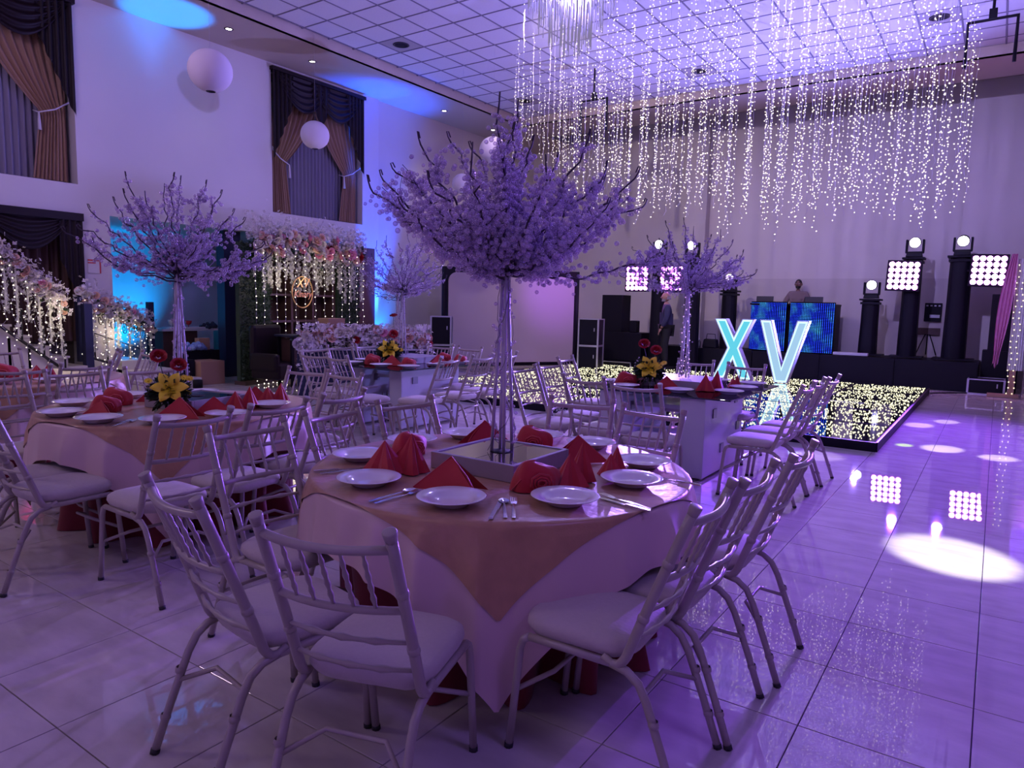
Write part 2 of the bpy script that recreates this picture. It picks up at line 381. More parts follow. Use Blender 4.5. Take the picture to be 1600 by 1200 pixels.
for v, d, x, y, i in cells:
    if y > 15.6: sy = (15.85-(y-CT/2))/CT
    else: sy = 1
    spk = any(abs(x-a) < .05 and abs(y-b) < .05 for a, b in SPK)
    if n < 290 and v == 0:
        o = put('ceiling_tile', ct2_me if spk else ct_me, ceiling, loc=(x, y-(1-sy)*CT/2, ZC)); o.scale[1] = sy; n += 1
        if i == -1: o.scale[0] = .98
        if not spk and random.random() < .05: o.location.z -= .0; o.rotation_euler = (R(random.uniform(-2, 2)), R(random.uniform(-2.0, 2.0)), 0)
    else:
        restc.box((x, y-(1-sy)*CT/2, ZC+.012), (CT-.03, (CT-.03)*sy, .016))
restc.build('ceiling_tiles_far', M['ceil_tile'], ceiling, False, kind='stuff')
# left beam, soffit and walls
b = MB(); b.b2((-10.75, -3.3, ZS), (-10.73, 15.85, ZC+.15)); b.b2((XL-.2, -3.3, ZS), (-10.73, 18.9, ZS+.03)); struct('trim_1', b, M['beam'])
b = MB(); b.b2((-10.73, 15.85, ZS), (4.3, 15.87, ZC+.15)); b.b2((-10.73, 15.85, ZS), (4.3, 17.25, ZS+.03)); b.b2((-12.3, 17.22, ZS), (4.3, 17.25, 7.2)); struct('trim_2', b, M['beam'])
wl = MB()
W1 = (3.09, 5.53, 3.30, 6.08); W2 = (9.2, 11.64, 3.30, 6.12)   # y0,y1,z0,z1
T = .45
def xbox(y0, y1, z0, z1, t=T): wl.b2((XL-t, y0, z0), (XL, y1, z1))
xbox(-3.3, W1[0], 0, ZS); xbox(W1[0], W1[1], 2.84, 3.30); xbox(W1[0], W1[1], 6.08, ZS)
xbox(W1[0], 2.6, 0, 2.84); xbox(5.53, 6.0, 0, ZS); xbox(6.0, W2[0], 2.86, ZS); xbox(W2[0], W2[1], 2.86, 3.30); xbox(W2[0], W2[1], 6.12, ZS)
xbox(11.64, 12.15, 0, ZS); 
wall_left = struct('wall_left', wl, M['wall'])
b = MB(); b.b2((XL-.2, 12.15, 0), (XL-.06, YB, ZS)); struct('wall_left_rear', b, M['wall_back'])
b = MB(); b.b2((-15.3, 4.0, 0), (-15.2, 12.2, 2.95)); b.b2((-15.3, 12.15, 0), (XL-.4, 12.25, 2.95)); b.b2((-15.3, 5.9, 0), (XL-.4, 6.0, 2.86)); struct('wall_alcove', b, M['alcove'])
b = MB(); b.b2((-15.3, 5.95, 2.86), (XL-.44, 12.2, 2.95)); struct('ceiling_alcove', b, M['wall'])
b = MB(); b.b2((-12.5, YB, 0), (4.3, YB+.15, 7.2)); wall_back = struct('wall_back', b, M['wall_back'])
b = MB(); b.b2((-6.0, YB-.02, 0), (-.9, YB, 2.36)); b.build('lower_wall_panel', M['wall_low'], wall_back, False)
b = MB(); b.b2((-7.2, 18.6, 0), (-6.62, YB, 6.9)); struct('trim_3', b, M['wall_back'])
b = MB(); b.b2((-.84, 18.75, 0), (4, YB, 6.9)); struct('trim_4', b, M['wall_back'])
M['greywood2'] = mat('pale_grey_paint', (.32, .30, .34), .4)
M['inlay'] = mat('dark_steel_inlay', (.22, .22, .26), .3, metal=.8)
M['wall_gloss'] = mat('glazed_wall', (.45, .42, .46), .12)
b = MB(); b.b2((.46, 5.0, 0), (.6, 16.1, ZC)); b.b2((.46, 16.1, 2.9), (.6, YB, ZC)); b.b2((.46, 4.95, 0), (4.3, 5.05, ZC)); struct('wall_right', b, M['wall_gloss'])
b = MB(); b.b2((4.2, -3.3, 0), (4.3, 5.0, ZC)); struct('wall_side', b, M['wall'])
b = MB(); b.b2((-12.7, -3.4, 0), (4.3, -3.3, ZC+.1)); struct('wall_rear', b, M['wall'])

# windows (dark reveals, glass hidden behind curtains)
def folds(mb, y0, y1, z0, z1, x, amp, nf, waist=None, side=1, mi=0):
    """curtain hanging in the plane x; waist=(zw, frac) gathers it to one side"""
    nu = nf*6; nv = 24
    def fn(u, v):
        z = z1+(z0-z1)*v
        if waist:
            zw, fr = waist; t = (z1-z)/(z1-zw) if z > zw else 1+(z-zw)/(z0-zw)*1.0
            if z > zw: wd = 1-(1-fr)*(t**1.7)
            else: wd = fr*(1+.35*((zw-z)/(zw-z0)))
        else: wd = 1
        yy = (y0+(y1-y0)*u*wd) if side > 0 else (y1-(y1-y0)*(1-u)*wd)
        return (x+amp*(.45+.55*wd)*math.sin(u*nf*2*PI)+amp*.3*math.sin(u*nf*4.3*PI+v*2), yy, z)
    mb.grid(nu, nv, fn, mi)
def window(n, W, y1full):
    y0, y1, z0, z1 = W
    f = MB()
    f.b2((XL-.44, y0, z0), (XL-.40, y1, z1))
    win = struct('window_%d' % n, f, M['dark_reveal'])
    g = MB(); g.b2((XL-.395, y0+.1, z0+.08), (XL-.39, y1-.1, z1-.08)); g.build('pane', M['navy'], win, False)
    g = MB()
    for k in range(1, 4): g.b2((XL-.39, y0+(y1-y0)*k/4-.02, z0), (XL-.36, y0+(y1-y0)*k/4+.02, z1))
    g.build('mullions', M['iron'], win, False)
    return win
window(1, W1, 0); window(2, W2, 0)
def curtain_set(W, name_note):
    y0, y1, z0, z1 = W; ym = (y0+y1)/2
    sheer = thing('sheer_curtain', (0, 0, 0), 0, 'grey sheer curtain hanging behind gold drapes in the %s' % name_note, 'curtain')
    m = MB(); folds(m, y0+.15, y1-.15, z0+.02, z1-.3, XL-.28, .025, 22); m.build('curtain_fabric', M['drape_sheer'], sheer)
    for side, wd in ((1, 'left'), (-1, 'right')):
        g = thing('gold_drape', (0, 0, 0), 0, 'gold drape tied back at the %s side of the %s' % (wd, name_note), 'curtain')
        m = MB()
        a, b_ = (y0+.07, ym+.1) if side > 0 else (ym-.1, y1-.07)
        folds(m, a, b_, z0+.03, z1-.25, XL-.15, .035, 9, waist=(z0+1.05, .30), side=side)
        m.build('curtain_fabric', M['drape_gold'], g)
        c = MB(); zz = z0+1.05; ya = y0+.02 if side > 0 else y1-.02; yb = ya+.46*side
        c.tube([(XL-.05, ya, zz+.22), (XL-.06, (ya+yb)/2, zz+.05), (XL-.08, yb, zz-.04), (XL-.22, yb+.02*side, zz)], .012, 6)
        c.tube([(XL-.08, yb, zz-.04), (XL-.07, yb, zz-.3)], [.014, .03], 6)
        c.build('tieback_cord', M['cord'], g)
        c = MB(); c.ball((XL-.03, ya, zz+.22), .035, 2); c.build('tieback_knob', M['plate'], g)
    v = thing('valance', (0, 0, 0), 0, 'dark swagged valance across the top of the %s' % name_note, 'valance')
    m = MB(); m.b2((XL-.10, y0-.03, z1-.07), (XL+.10, y1+.03, z1)); m.build('pelmet_board', M['drape_dark'], v, False)
    L = y1-y0
    for a, b_ in ((y0+.05, ym+.25), (ym-.25, y1-.05)):
        m = MB()
        def fn(u, vv, a=a, b_=b_):
            y = a+(b_-a)*u; sag = math.sin(PI*u)
            return (XL+.03+.05*vv*sag+.018*math.sin(vv*11*PI), y, z1-.03-vv*(.10+.62*sag))
        m.grid(20, 44, fn); m.build('swag', M['drape_dark'], v)
    for side in (1, -1):
        m = MB()
        def fn(u, vv, side=side):
            y = (y0+.5*u) if side > 0 else (y1-.5*u)
            return (XL+.05+.03*math.sin(u*5*2*PI), y, z1-.02-vv*(1.75-1.15*u))
        m.grid(30, 8, fn); m.build('jabot', M['drape_dark'], v)
    m = MB()
    m.grid(16, 6, lambda u, vv: (XL+.06+.02*math.sin(u*6*PI), ym-.22+.44*u, z1-.03-vv*(.95-1.0*abs(u-.5)))); m.build('jabot', M['drape_dark'], v)
curtain_set(W1, 'upper window at the left edge'); curtain_set(W2, 'upper window above the flower arch')
# lower opening with dark drape behind the stairs
b = MB(); b.b2((XL-.44, 2.6, 0), (XL-.40, 5.53, 2.84)); struct('window_3', b, M['dark_reveal'])
g = thing('brown_drape', (0, 0, 0), 0, 'dark brown drape filling the opening behind the staircase', 'curtain')
m = MB(); folds(m, 2.62, 5.5, .8, 2.8, XL-.2, .04, 20); m.build('curtain_fabric', M['drape_brown'], g)
v = thing('valance', (0, 0, 0), 0, 'dark swagged valance on the lower opening behind the staircase', 'valance')
m = MB(); m.b2((XL-.06, 2.6, 2.72), (XL+.08, 5.56, 2.84)); m.build('pelmet_board', M['drape_dark'], v, False)
for a, b_ in ((2.7, 4.2), (4.15, 5.4)):
    m = MB(); m.grid(20, 40, lambda u, vv: (XL+.03+.04*vv*math.sin(PI*u)+.014*math.sin(vv*9*PI), a+(b_-a)*u, 2.8-vv*(.08+.5*math.sin(PI*u)))); m.build('swag', M['drape_dark'], v)
m = MB(); m.grid(24, 8, lambda u, vv: (XL+.05+.02*math.sin(u*8*PI), 5.55-.35*u, 2.82-vv*(1.6-.9*u))); m.build('jabot', M['drape_dark'], v)
# dark pillar and canopy edge in the alcove
b = MB(); b.b2((-12.75, 8.25, 0), (-12.5, 8.62, 2.86)); b.build('column', M['navy'], None, False, label='navy column in the alcove left of the flower arch', cat='column')

# ------------------------------------------------------------------ chairs
HC = .985
def make_chair():
    t = thing('banquet_chair', (0, 0, 0), 0, 'chair', 'chair')
    # cushion
    m = MB(); A = .21
    def sup(a, k, e=.45):
        c, s_ = math.cos(a), math.sin(a); return k*A*math.copysign(abs(c)**e, c), k*A*math.copysign(abs(s_)**e, s_)
    lay = [(.0, .438), (.80, .436), (.95, .440), (1.0, .462), (.985, .484), (.90, .498), (.6, .506), (.25, .509), (0, .510)]
    lay = [(k, z) for k, z in lay]
    n = 36; vs = []
    for k, z in lay:
        for i in range(n):
            x, y = sup(2*PI*i/n, k); w_ = .003*math.sin(i*5) if z < .45 else 0; vs.append((x, y+.085, z+w_))
    m.add(vs, [(j*n+i, j*n+(i+1) % n, (j+1)*n+(i+1) % n, (j+1)*n+i) for j in range(len(lay)-1) for i in range(n)])
    m.build('seat', M['cushion'], t)
    for s_ in (-1, 1):
        x = s_*.2
        m = MB(); m.tube([(s_*.207, .315, .008), (s_*.204, .295, .22), (x, .282, .375), (x, .270, .41), (x, .245, .426)], .0145, 8)
        m.tube([(s_*.207, .316, 0), (s_*.207, .3145, .018)], .0165, 8, 1); m.build('leg', [M['chair'], M['rubber']], t)
        m = MB(); m.tube([(x, .245, .426), (x, .1, .426), (x, -.06, .424)], .0145, 8); m.build('seat_rail', M['chair'], t)
        m = MB(); pts = [(x, -.06, .424), (x, -.115, .412), (x, -.155, .382), (x*1.01, -.185, .328), (s_*.205, -.25, .16), (s_*.207, -.305, .008)]
        m.tube(pts, .0145, 8)
        for q in (.27, .12):
            yy = -.305+(.055/.152)*(q-.008); m.lathe([(.0145, -.012), (.0185, -.004), (.0185, .004), (.0145, .012)], 8, (s_*.2055, yy-.002, q))
        m.tube([(s_*.207, -.307, 0), (s_*.207, -.302, .016)], .0165, 8, 1); m.build('leg', [M['chair'], M['rubber']], t)
        m = MB()
        def py(z): return -.105-.205*((z-.44)/(HC-.44))**1.05 if z > .44 else -.105
        pp = [(x, -.03, .442), (x, -.06, .424), (x, -.085, .426), (x, -.102, .444)]+[(x, py(z), z) for z in (.46, .6, .75, .9, HC-.02)]
        rr = [.013, .014, .0155, .016, .0165, .0165, .0165, .0165, .0165]
        m.tube(pp, rr, 10)
        for q in (.60, .79): m.tube([(x, py(q-.012), q-.012), (x, py(q-.004), q-.004), (x, py(q+.004), q+.004), (x, py(q+.012), q+.012)], [.0165, .0195, .0195, .0165], 10)
        m.tube([(x, py(HC-.03), HC-.03), (x, py(HC-.012), HC-.012), (x, py(HC-.004), HC-.004), (x, py(HC-.001), HC-.001), (x, py(HC), HC)], [.0165, .0195, .0200, .0198, .0165], 12)
        m.build('back_post', M['chair'], t)
    def rail(z, r, bow, name, sag=0, seg=8, nodes=False):
        m = MB(); pts = []; rs = []
        for i in range(13):
            u = -1+i/6; pts.append((u*.2, py(z)-bow*(1-u*u), z-sag*(1-u*u)))
            rs.append(r*(1 if not nodes else (1.35 if i in (3, 6, 9) else .85)))
        m.tube(pts, rs, seg); return m.build(name, M['chair'], t)
    rail(.93, .0135, .034, 'top_rail', .010); rail(.735, .012, .034, 'lower_rail', .004)
    rail(.625, .0085, .034, 'back_rail', 0, 6, True); rail(.525, .0085, .034, 'back_rail', 0, 6, True)
    for k in range(5):
        u = (-1+(k+1)/3)*.92; b_ = .034*(1-u*u); m = MB()
        z0, z1 = .735, .925; p0 = Vector((u*.2, py(z0)-b_, z0)); p1 = Vector((u*.2*1.0, py(z1)-b_, z1-.010*(1-u*u)))
        rr = [.0065, .0055, .009, .0055, .009, .006, .009, .0055, .008, .0045, .007]
        m.tube([p0.lerp(p1, i/10) for i in range(11)], rr, 6); m.build('spindle', M['chair'], t)
    m = MB(); m.tube([(-.205, -.225, .235), (-.10, -.13, .285), (.10, -.13, .285), (.205, -.225, .235)], .009, 6); m.build('stretcher', M['chair'], t)
    m = MB(); m.tube([(-.205, .295, .22), (-.10, .20, .27), (.10, .20, .27), (.205, .295, .22)], .009, 6); m.build('stretcher', M['chair'], t)
    return t
proto = make_chair(); ptree = tree_of(proto); chair_used = False
def chair(x, y, deg, label, group, z=0):
    """x, y: point on the floor under the top of the backrest; deg: facing, 0 = +Y, counter-clockwise"""
    global chair_used
    a = R(deg); cx = x-math.sin(a)*.31; cy_ = y+math.cos(a)*.31
    if not chair_used:
        chair_used = True; proto.location = (cx, cy_, z); proto.rotation_euler = (0, 0, a); proto['label'] = label; proto['group'] = group; return proto
    return copy_tree(proto, ptree, (cx, cy_, z), a, label, group)
G1 = 'chairs around the nearest round table'; G2 = 'chairs around the second round table'
G3 = 'chairs around the left glass table'; G4 = 'chairs around the right glass table'; G5 = 'chairs around the far left round table'
chair(-1.41, 1.19, 17, 'cream bamboo-style chair at the front middle of the nearest round table, back to camera', G1)
chair(-2.06, 1.15, -9, 'cream bamboo-style chair at front left of the nearest round table, beside the middle one', G1)
chair(-.69, 2.17, 92, 'cream chair at right of the nearest round table, the one closest to the camera', G1)
chair(-.665, 2.60, 90, 'cream chair at right of the nearest round table, middle of three', G1)
chair(-.63, 3.14, 90, 'cream chair at right of the nearest round table, farthest of three', G1)
chair(-2.88, 2.0, -92, 'cream chair at left of the nearest round table, closest to the camera of three', G1)
chair(-2.96, 2.58, -84, 'cream chair at left of the nearest round table, middle of three', G1)
chair(-2.92, 3.12, -100, 'cream chair at far left of the nearest round table, beside the rose-shaped napkin', G1)
chair(-2.13, 3.9, 194, 'cream chair at the far side of the nearest round table, left of two', G1)
chair(-1.62, 3.84, 172, 'cream chair at the far side of the nearest round table, right of two', G1)
chair(-3.33, 2.02, 90, 'cream chair at right of the second round table, closest to the camera', G2)
chair(-3.34, 2.54, 94, 'cream chair at right of the second round table, middle of three', G2)
chair(-3.42, 3.10, 98, 'cream chair at right of the second round table, farthest of three', G2)
chair(-4.32, 1.40, 0, 'cream chair at front left of the second round table, beside the frame edge', G2)
chair(-4.80, 1.52, -14, 'cream chair cut by the left frame edge, in front of the second round table', G2)
chair(-5.95, 2.06, -84, 'cream chair left of the second round table, partly cut by the frame edge', G2)
chair(-5.98, 2.60, -92, 'cream chair behind the second round table, in front of the stairs', G2)
chair(-5.80, 3.12, -96, 'cream chair behind the second round table, left of the yellow lily', G2)
chair(-4.84, 3.97, 190, 'cream chair at the far side of the second round table, left of two', G2)
chair(-4.38, 3.98, 178, 'cream chair at the far side of the second round table, right of two', G2)
chair(-6.42, 2.42, 88, 'cream chair of the far left round table, its back turned to the second table', G5)
chair(-6.45, 2.92, 90, 'cream chair of the far left round table, behind the second table, farther of two', G5)
chair(-8.55, 3.0, -90, 'cream chair at the far side of the far left table, under the string lights', G5)
chair(-7.75, 3.85, 158, 'cream chair below the black stair post, back leaning outward', G5)
chair(-7.35, 3.98, 176, 'cream chair below the black stair post, seen from its side', G5)
chair(-7.0, 5.84, -92, 'cream chair left of the left glass table, nearest of three', G3)
chair(-7.12, 6.35, -90, 'cream chair left of the left glass table, middle of three', G3)
chair(-7.12, 6.82, -88, 'cream chair left of the left glass table, under the flower runner', G3)
chair(-6.25, 5.20, 8, 'cream chair in front of the left glass table, left of two', G3)
chair(-5.83, 5.16, -10, 'cream chair in front of the left glass table, right of two', G3)
chair(-6.40, 7.58, 186, 'cream chair beyond the left glass table, left of two by the screen', G3)
chair(-5.86, 7.55, 178, 'cream chair beyond the left glass table, right of two by the screen', G3)
chair(-4.86, 5.92, 98, 'cream chair at right of the left glass table, nearest of three', G3)
chair(-4.84, 6.48, 92, 'cream chair at right of the left glass table, middle of three', G3)
chair(-4.86, 7.02, 94, 'cream chair at right of the left glass table, behind the crystal tree stems', G3)
chair(-3.72, 5.60, -92, 'cream chair at left of the right glass table, nearest of three', G4)
chair(-3.76, 6.14, -92, 'cream chair at left of the right glass table, middle of three', G4)
chair(-4.08, 7.02, -84, 'cream chair at left of the right glass table, farthest, by the lit dance floor', G4)
chair(-2.83, 5.18, -4, 'cream chair in front of the right glass table, left of two', G4)
chair(-2.28, 5.02, 3, 'cream chair in front of the right glass table, right of two', G4)
chair(-2.80, 7.80, 184, 'cream chair beyond the right glass table, behind the lit tree stem', G4)
chair(-2.20, 7.70, 178, 'cream chair beyond the right glass table, in front of the letter X', G4)
chair(-1.21, 6.0, 90, 'cream chair at right of the right glass table, nearest of three', G4)
chair(-1.21, 6.45, 91, 'cream chair at right of the right glass table, middle of three', G4)
chair(-1.17, 6.86, 88, 'cream chair at right of the right glass table, farthest of three', G4)

# ------------------------------------------------------------------ round tables and cloths
def round_table(x, y, label):
    t = thing('round_table', (x, y, 0), 0, label, 'table')
    m = MB(); m.lathe([(0, .73), (.86, .73), (.865, .742), (.86, .754), (0, .754)], 48); m.build('tabletop', M['greywood'], t)
    for k in range(4):
        a = PI/4+k*PI/2; m = MB(); m.tube([(.45*math.cos(a), .45*math.sin(a), .73), (.52*math.cos(a), .52*math.sin(a), 0)], .016, 8); m.build('leg', M['iron'], t)
def square_r(a, D, th):
    d = (a-th) % (PI/2); d -= PI/4; return D/math.sqrt(2)/math.cos(d)
def cloth(name, x, y, D, th, z, off, m, label, cat='tablecloth', nf=17, amp=.5, seed=0, group=None):
    rnd = random.Random(seed); ph = [rnd.uniform(0, 6.28) for _ in range(4)]
    Rt = .868; nu, nv = 384, 30; mb = MB(); vs = []; lift = off
    for j in range(nv+1):
        for i in range(nu):
            a = 2*PI*i/nu; L = square_r(a, D, th) if D > 0 else -D
            t = j/nv; nt_ = 12
            if j <= nt_:
                r = min(L, Rt-.004)*(j/nt_); zz = z+lift+.0015*math.sin(r*40+a*3+ph[0])*math.sin(a*7)
                if L <= Rt and j == nt_: pass
                vs.append((x+r*math.cos(a), y+r*math.sin(a), zz))
            else:
                if L <= Rt-.004: vs.append((x+L*math.cos(a), y+L*math.sin(a), z+lift)); continue
                s_ = (L-Rt)*(j-nt_)/(nv-nt_)
                drop = max(0, s_)
                rr = .018
                if drop < rr*1.57: bb = drop/rr; dz = rr*(1-math.cos(bb)); dr = rr*math.sin(bb)
                else: dz = rr+(drop-rr*1.57); dr = rr
                fo = (1-abs(math.sin(a*nf*.5+ph[1]+.8*math.sin(a*3+ph[2]))))**.8*(.6+.4*math.sin(a*5+ph[3]))
                dr += amp*(dz*.10+(.040*min(1, dz/.14)+.05*dz)*fo)*min(1, dz/.05)
                r = Rt+dr+off
                vs.append((x+r*math.cos(a), y+r*math.sin(a), z+lift-dz*.985))
    mb.v = vs; mb.f = [(j*nu+i, j*nu+(i+1) % nu, (j+1)*nu+(i+1) % nu, (j+1)*nu+i) for j in range(nv) for i in range(nu)]; mb.m = [0]*len(mb.f)
    o = mb.build(name, m, None, True, label=label, cat=cat, group=group)
    return o
def under_cloth(x, y, label, seed):
    rnd = random.Random(seed); ph = rnd.uniform(0, 6); mb = MB(); nu, nv = 200, 14
    def fn(u, v):
        a = 2*PI*u; z = .762*(1-v)+.004
        fo = math.sin(a*13+ph+1.2*math.sin(a*2+ph))
        r = .862-.20*v**.6+(.06+.05*v)*fo*v+.05*max(0, v-.8)*5*max(0, math.sin(a*5+ph))
        return (x+r*math.cos(a), y+r*math.sin(a), z)
    mb.grid(nu, nv, fn)
    mb.add([(x+.864*math.cos(2*PI*k/64), y+.864*math.sin(2*PI*k/64), .763) for k in range(64)], [tuple(range(64))])
    mb.build('red_undercloth', M['cloth_red'], None, True, label=label, cat='tablecloth')
T1 = (-1.92, 2.73); T2 = (-4.80, 2.80); T4 = (-7.48, 2.75)
for (x, y), w_, th, s_ in ((T1, 'nearest round table', R(-54.8), 1), (T2, 'second round table', R(-36), 2), (T4, 'far left round table', R(-30), 3)):
    round_table(x, y, 'round banquet table hidden under the cloths of the %s' % w_)
    under_cloth(x, y, 'dark red undercloth reaching the floor at the %s' % w_, s_)
    cloth('cream_overlay', x, y, 1.56, th, .766, .006, M['cloth_cream'], 'square cream satin overlay hanging in points from the %s' % w_, nf=24, amp=1.0, seed=s_)
    cloth('rose_gold_topper', x, y, 1.235, th, .771, .011, M['cloth_gold'], 'square rose-gold satin topper over the cream overlay of the %s' % w_, nf=24, amp=1.0, seed=s_)
ZT = .783

# ------------------------------------------------------------------ tableware
pm = MB(); pm.lathe([(0, .004), (.060, .004), (.066, 0), (.072, .003), (.088, .016), (.100, .024), (.134, .034), (.137, .0365), (.134, .038), (.100, .029), (.090, .024), (.076, .012), (.03, .0085), (0, .0085)], 40)
plate_me = pm.mesh('soup_plate', M['plate'])
def spoon_mb():
    m = MB(); m.grid(8, 6, lambda u, v: ((v-.5)*.036*math.sin(PI*min(1, max(0, .06+u*.9)))**.6, .07+u*.055, .006-.006*math.sin(PI*u)*math.sin(PI*v)))
    m.add([(-.003, .072, .006), (.003, .072, .006), (.006, -.075, .003), (-.006, -.075, .003), (0, .0, .009)], [(0, 1, 4), (0, 4, 3), (4, 1, 2), (4, 2, 3)]); return m
def fork_mb():
    m = MB()
    for k in range(4):
        x = -.009+.006*k; m.add([(x-.0018, .09, .006), (x+.0018, .09, .006), (x+.0012, .13, .009), (x-.0012, .13, .009)], [(0, 1, 2, 3)])
    m.add([(-.011, .092, .006), (.011, .092, .006), (.008, .07, .003), (-.008, .07, .003)], [(0, 3, 2, 1)])
    m.add([(-.004, .072, .004), (.004, .072, .004), (.006, -.075, .003), (-.006, -.075, .003), (0, .0, .009)], [(0, 1, 4), (0, 4, 3), (4, 1, 2), (4, 2, 3)]); return m
def knife_mb():
    m = MB(); m.add([(-.008, .0, .004), (.008, .0, .004), (.009, .09, .004), (.002, .115, .004), (-.007, .09, .004)], [(0, 1, 2, 3, 4)])
    m.box((0, -.045, .004), (.013, .09, .006)); return m
spoon_me = spoon_mb().mesh('spoon', M['steel']); fork_me = fork_mb().mesh('fork', M['steel']); knife_me = knife_mb().mesh('knife', M['steel'], False)
def nap_tent():
    """folded triangle standing like a tent"""
    m = MB(); L, W, H = .135, .055, .125
    m.grid(14, 8, lambda u, v: ((u-.5)*2*L*(1-v), -W*(1-v)+.010*math.sin(u*PI)*(1-v), H*v+.003))
    m.grid(14, 8, lambda u, v: ((.5-u)*2*L*(1-v), W*(1-v)*.9, H*v+.003))
    m.tube([(0, 0, H+.003), (L*.55, -.018, H*.5), (L, -W, .006)], .0035, 5); m.tube([(0, 0, H+.003), (-L*.55, -.018, H*.5), (-L, -W, .006)], .0035, 5); return m
def nap_shell():
    """round folded cap with a rolled rosette at the front"""
    m = MB()
    def fn(u, v):
        a = 2*PI*u; e = PI/2*v; w_ = 1+.07*math.sin(a*5+v*3); px = .100*math.cos(e)**.55*math.cos(a)*w_; py_ = .052*math.cos(e)**.6*math.sin(a)*w_
        return (px+.012*math.sin(e*2), py_, .004+.112*math.sin(e)**.8*(1-.10*math.cos(a)))
    m.grid(28, 10, fn)
    for k in range(3):
        r = .040-.012*k; m.tube([(.015+r*math.cos(a)*1.1, -.050-.004*k, .042+r*math.sin(a)*.9) for a in [i*PI/7*1.95 for i in range(9)]], .007-.001*k, 6)
    m.tube([(-.098, -.01, .006), (-.07, -.035, .05), (-.02, -.036, .088), (.05, -.03, .09)], .0035, 5)
    return m
def nap_cones():
    """two pleated peaks fanning apart"""
    m = MB()
    for cx, cy_, hx, H, W in ((-.045, -.01, -.01, .14, .085), (.05, .02, .03, .17, .07)):
        n = 16; vs = [(cx+hx*.3, cy_, H)]
        for i in range(n):
            a = 2*PI*i/n; r = W*(1+.28*math.sin(a*4)); vs.append((cx+r*math.cos(a), cy_+r*.75*math.sin(a), .004))
        m.add(vs, [(0, 1+i, 1+(i+1) % n) for i in range(n)])
    return m
NAP = [nap_tent().mesh('napkin', M['napkin'], False), nap_shell().mesh('napkin', M['napkin']), nap_cones().mesh('napkin', M['napkin'], False)]
def set_table(tn, plates, naps, z):
    g = 'white plates on the %s' % tn; L = []
    for x, y in plates: L.append(put('soup_plate', plate_me, None, None, 'plate', g, None, (x, y, z)))
    ordinal_labels(L, 'white wide-rimmed plate on the %s' % tn)
    by = {0: [], 1: [], 2: []}
    for x, y, k, deg, s_ in naps:
        o = put('napkin', NAP[k], None, None, 'napkin', 'red napkins on the %s' % tn, None, (x, y, z), R(deg)); o.scale = (s_*1.04,)*3; by[k].append(o)
    for k, d in ((0, 'tent-folded red napkin on the'), (1, 'rosette-folded red napkin on the'), (2, 'two-peaked red napkin on the')):
        if by[k]: ordinal_labels(by[k], '%s %s' % (d, tn))
set_table('nearest round table', [(-2.15, 2.08), (-1.69, 2.07), (-1.35, 2.36), (-1.27, 2.80), (-1.38, 3.17), (-1.80, 3.42), (-2.53, 2.39), (-2.60, 2.84), (-2.50, 3.18), (-2.13, 3.42)],
  [(-2.20, 2.30, 2, 25, 1.05), (-2.42, 2.62, 1, 75, .95), (-1.83, 2.24, 0, 12, 1.05), (-1.55, 2.45, 1, 48, 1.0), (-1.47, 2.66, 2, 75, 1.0), (-1.68, 3.05, 0, 50, 1.0), (-2.30, 3.10, 0, 62, 1.0), (-2.02, 3.16, 1, 20, 1.0), (-1.42, 2.93, 2, 80, .72)], ZT)
set_table('second round table', [(-4.90, 2.05), (-4.50, 2.09), (-4.19, 2.32), (-4.10, 2.70), (-4.26, 3.16), (-4.62, 3.40), (-5.30, 2.30), (-5.42, 2.75), (-5.20, 3.20)],
  [(-4.86, 2.30, 1, 60, .9), (-4.70, 2.20, 0, 25, .8), (-5.12, 2.50, 1, 45, 1.0), (-5.10, 2.80, 0, 50, 1.0), (-4.30, 2.50, 0, 35, 1.0), (-4.27, 2.72, 0, 50, .9), (-4.34, 2.98, 2, 60, .9), (-4.55, 3.24, 0, 50, .9), (-4.44, 3.32, 2, 50, .85)], ZT)
set_table('far left round table', [(-7.0, 2.45), (-6.85, 2.80), (-7.75, 2.25), (-7.3, 3.4)], [(-7.25, 2.55, 1, 60, 1.3), (-7.15, 2.85, 2, 30, .9)], ZT)
cut = []
def cutlery(x, y, deg, kinds, where):
    d = R(deg)
    for i, k in enumerate(kinds):
        off = (i-(len(kinds)-1)/2)*.034; px, py_ = x+off*math.cos(d), y+off*math.sin(d)
        me = {'s': spoon_me, 'f': fork_me, 'k': knife_me}[k]; nm = {'s': 'spoon', 'f': 'fork', 'k': 'knife'}[k]
        put(nm, me, None, 'steel %s lying on the rose-gold cloth %s' % (nm, where), nm, 'cutlery on the round tables', None, (px, py_, ZT+.002), d+R(random.uniform(-6, 6))).scale = (1.25, 1.25, 1)
cutlery(-1.475, 2.125, 32, 'ksf', 'between the two front plates, nearest table')
cutlery(-1.93, 1.98, -8, 'sf', 'right of the front left plate, nearest table')
cutlery(-1.14, 2.50, 74, 'kf', 'right of the front right plate, nearest table')
cutlery(-2.42, 2.16, -28, 'kf', 'beside the left rim, nearest table')
cutlery(-1.13, 2.98, 90, 'k', 'by the right rim, nearest table')
cutlery(-4.34, 2.13, 25, 'sf', 'right of the front plate, second table')

